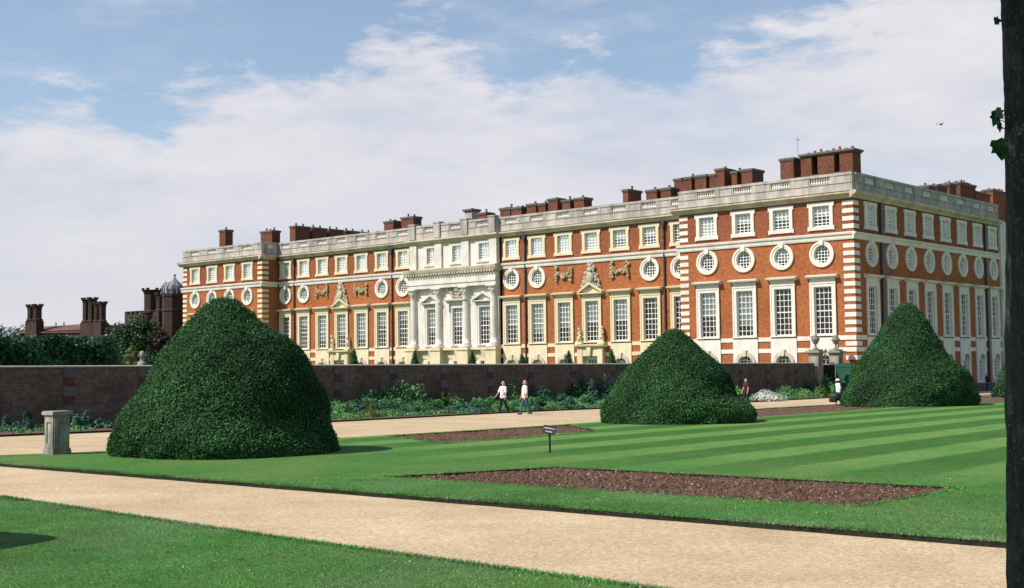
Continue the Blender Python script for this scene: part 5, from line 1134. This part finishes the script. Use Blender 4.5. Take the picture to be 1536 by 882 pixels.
# ------------------------------------------------------------------ lawn sign, pedestal, trunk, bird
p = gi(825, 680); t = thing('lawn_sign', 'small black notice with white lettering on a short post in the lawn', 'sign', (p[0], p[1], zg(p[0], p[1])), rz=R(24))
M['sign_black'] = simple('sign_black', (.012, .015, .022), .4, .1); M['sign_white'] = simple('sign_lettering', (.75, .76, .78), .5, .02)
mb = MB(lambda a, n, z: (a, -n, z)); mb.box(-.022, .022, -.022, .022, -.1, .50); mb.build('post', M['sign_black'], t)
pn = bpy.data.objects.new('panel', None)
mb = MB(lambda a, n, z: (a, -n, z)); mb.box(-.155, .155, -.012, .012, -.105, .105); pn = mb.build('panel', M['sign_black'], t); pn.location = (0, -.03, .59); pn.rotation_euler = (R(-22), R(9), 0)
for i, (tx, z, sz) in enumerate((('PLEASE KEEP OFF', .03, .036), ('THE GRASS', -.055, .036))):
    cu = bpy.data.curves.new('lettering', 'FONT'); cu.body = tx; cu.size = sz; cu.align_x = 'CENTER'; cu.extrude = .001; cu.offset = .0008; fo = bpy.data.objects.new('lettering', cu); COL.objects.link(fo)
    dg = bpy.context.evaluated_depsgraph_get(); bpy.context.view_layer.update(); me = bpy.data.meshes.new_from_object(fo.evaluated_get(bpy.context.evaluated_depsgraph_get())); bpy.data.objects.remove(fo); me.materials.clear(); o = link('lettering', me, M['sign_white'], pn); o.rotation_euler = (R(90), 0, 0); o.location = (0, -.0145, z-.012)
p0 = gi(80, 683); g = zg(p0[0], p0[1]); zt = topz(82, 617, p0)-g
t = thing('stone_pedestal', 'grey stone garden pedestal with moulded cap, lit on one side, at the lawn corner', 'pedestal', (p0[0]-.235, p0[1]+.235, g), rz=0)
w_ = .235
M['ped_stone'] = stone('pedestal_stone', (.42, .38, .33), (.10, .11, .095), .9, scale=2.2, lo=.38, hi=.62)
mb = MB(lambda a, n, z: (a, -n, z)); mb.box(-w_*1.12, w_*1.12, -w_*1.12, w_*1.12, -.15, .12); mb.box(-w_*1.06, w_*1.06, -w_*1.06, w_*1.06, .12, .17); mb.build('base', M['ped_stone'], t)
mb = MB(lambda a, n, z: (a, -n, z)); mb.box(-w_*.92, w_*.92, -w_*.92, w_*.92, .17, zt-.16)
for F_ in (lambda a, n, z: (a, -n, z), lambda a, n, z: (n, a, z)):
    mb.F = F_; q = w_*.92
    for b in ((-q+.003, -q+.10, .173, zt-.163), (q-.10, q-.003, .173, zt-.163), (-q+.10, q-.10, .173, .30), (-q+.10, q-.10, zt-.29, zt-.163)): mb.box(b[0], b[1], q-.01, q+.028, b[2], b[3])
mb.build('die', M['ped_stone'], t)
mb = MB(lambda a, n, z: (a, -n, z)); mb.box(-w_*1.05, w_*1.05, -w_*1.05, w_*1.05, zt-.158, zt-.10); mb.box(-w_*1.25, w_*1.25, -w_*1.25, w_*1.25, zt-.098, zt-.03); mb.box(-w_*1.15, w_*1.15, -w_*1.15, w_*1.15, zt-.03, zt); mb.build('cap', M['ped_stone'], t)

# near tree trunk at the right edge, its crown above the frame, ivy leaves on the bark
def bark_mat():
    m, nt, p = nodes('dark_lichened_bark'); v = mapping(nt, (1, 1, .45)); v2 = mapping(nt); f = noise(nt, v, 16, 8, .75); f2 = noise(nt, v2, 48, 5, .8); f3 = noise(nt, v2, 3.2, 4)
    c = ramp(nt, f, [(.35, (.006, .007, .007)), (.55, (.024, .026, .024)), (.7, (.075, .075, .068))]); c = mixc(nt, ramp(nt, f2, [(.60, (0, 0, 0)), (.68, (.9,)*3)]), c, (.34, .34, .31))
    c = mixc(nt, ramp(nt, f3, [(.68, (0, 0, 0)), (.76, (.5,)*3)]), c, (.10, .075, .02)); nt.links.new(c, p.inputs['Base Color']); p.inputs['Roughness'].default_value = .95; bump(nt, p, f, 1.0, .04); return m
M['trunk_bark'] = bark_mat(); M['ivy'] = simple('ivy_leaf', (.022, .075, .022), .35, .35, 30, spec=.5); M['crown_leaf'] = foliage('ivy_tree_leaf', [(.02, .05, .015), (.04, .09, .03), (.06, .12, .04)], .5, .3)
DT = 6.0; RTk = .24
def at(px, py, d): r = ray(px, py); return CAM+r*d
pts = [at(px+7, py, DT)+RT*RTk for px, py in [(1516, 1100), (1513, 882), (1508.5, 560), (1505.5, 300), (1502, 0), (1499, -200), (1496, -500)]]
bz = zg(pts[0][0], pts[0][1]); base = np.array([pts[0][0], pts[0][1], bz])
t = thing('ivy_tree', 'dark lichen-speckled tree trunk with a few ivy leaves cropped at the frame edge', 'tree', base)
rows = []; nn = 64; zs = np.linspace(bz-.15, pts[-1][2], 120); PZ = np.array([q[2] for q in pts]); vs = []
for z in zs:
    cx_, cy_ = np.interp(z, PZ, [q[0] for q in pts]), np.interp(z, PZ, [q[1] for q in pts])
    for i in range(nn):
        th = 2*math.pi*i/nn; r = RTk*(1+.03*math.sin(5*th+z*2)+.018*math.sin(13*th-z*5)+.012*math.sin(23*th+z*13)+random.uniform(-.008, .008))+.10*math.exp(-(z-bz)*3.5); vs.append((cx_+r*math.cos(th)-base[0], cy_+r*math.sin(th)-base[1], z-base[2]))
fs = [(j*nn+i, j*nn+(i+1) % nn, (j+1)*nn+(i+1) % nn, (j+1)*nn+i) for j in range(len(zs)-1) for i in range(nn)]
me = bpy.data.meshes.new('trunk'); me.from_pydata(vs, [], fs); me.polygons.foreach_set('use_smooth', [True]*len(fs)); me.update(); link('trunk', me, M['trunk_bark'], t)
topc = np.array(vs[-1]); sd = np.array([sdir.x, sdir.y]); sd /= np.linalg.norm(sd)
mb = MB()
for k in range(5):
    e = topc+np.array([sd[0]*(1.2+k*.7)+(k-2)*.35*sd[1], sd[1]*(1.2+k*.7)-(k-2)*.35*sd[0], .5+.25*k]); mb.tube([tuple(topc-[0, 0, .3]), tuple((topc+e)/2+[0, 0, .35]), tuple(e)], [.13, .08, .03], 7)
mb.build('limb', M['trunk_bark'], t)
cc_ = topc+np.array([sd[0]*2.6, sd[1]*2.6, 1.0]); Q = clump_cloud((0, 0, 0), (2.3, 2.3, 1.0), 110, 120, .55, .13, 77)
a_ = math.atan2(sd[1], sd[0]); Q[:, 0] *= 1.25; Q2 = Q.copy(); Q2[:, 0] = Q[:, 0]*math.cos(a_)-Q[:, 1]*math.sin(a_); Q2[:, 1] = Q[:, 0]*math.sin(a_)+Q[:, 1]*math.cos(a_); Q2 += cc_
# keep the crown clear of the camera's view: it hangs above and behind the frame
Wd = Q2.reshape(-1, 4, 3)+base; dd = (Wd-CAM)@FW; uu = (Wd-CAM)@UP; rr_ = (Wd-CAM)@RT; keep = ~((dd > .2) & (np.abs(rr_) < dd*.45) & (uu < dd*.262) & (uu > -dd*.3)).any(1); Q2 = Q2.reshape(-1, 4, 3)[keep].reshape(-1, 3)
link('crown', np_mesh('crown', Q2, 4), M['crown_leaf'], t)
LOBE = [(0, 0), (.30, -.06), (.48, .16), (.36, .30), (.52, .52), (.26, .56), (.14, .80), (0, 1.0), (-.14, .80), (-.26, .56), (-.52, .52), (-.36, .30), (-.48, .16), (-.30, -.06)]
def ivy(px, py, size, rot, yaw):
    c = at(px, py, DT-.02)-base; vs = [(x*size, -.10*abs(x)*size, (y-.5)*size) for x, y in LOBE]+[(0, .05*size, 0)]; Mx = Matrix.Rotation(math.atan2(RT[1], RT[0])+yaw, 4, 'Z') @ Matrix.Rotation(rot, 4, 'Y')
    m2 = MB(); nl = len(LOBE); m2.add([tuple(Mx @ Vector(v)+Vector(c)) for v in vs], [(i, (i+1) % nl, nl) for i in range(nl)], True); o = m2.build('ivy_leaf', M['ivy'], t)
    m3 = MB(); st = at(1512, py+6, DT+.02)-base; m3.tube([tuple(st), tuple((st+c)/2+[0, 0, .01]), tuple(c-np.array([0, 0, size*.2]))], .0025, 5); m3.build('leaf_stalk', M['ivy'], o)
ivy(1497, 31, .045, R(80), .3); ivy(1492, 180, .075, R(200), .4); ivy(1499, 172, .06, R(140), -.4); ivy(1499, 192, .05, R(170), .6); ivy(1499, 226, .105, R(165), .3); ivy(1507, 232, .07, R(215), .2)
# bird
d_ = 70.; c = at(1411, 187, d_); t = thing('bird', 'tiny dark bird flying in the sky right of the palace chimneys', 'bird', c)
mb = MB(); mb.tube([(0, -.14, 0), (0, -.05, .02), (0, .08, .01), (0, .2, 0)], [.01, .05, .04, .015], 7); mb.build('body', M['black_cloth'], t)
for s in (-1, 1):
    mb = MB(); mb.add([(0, -.05, .01), (s*.16, -.07, .08), (s*.3, .02, .03), (s*.15, .06, .07), (0, .06, .01)], [(0, 1, 3, 4), (1, 2, 3)], True); mb.build('wing', M['black_cloth'], t)
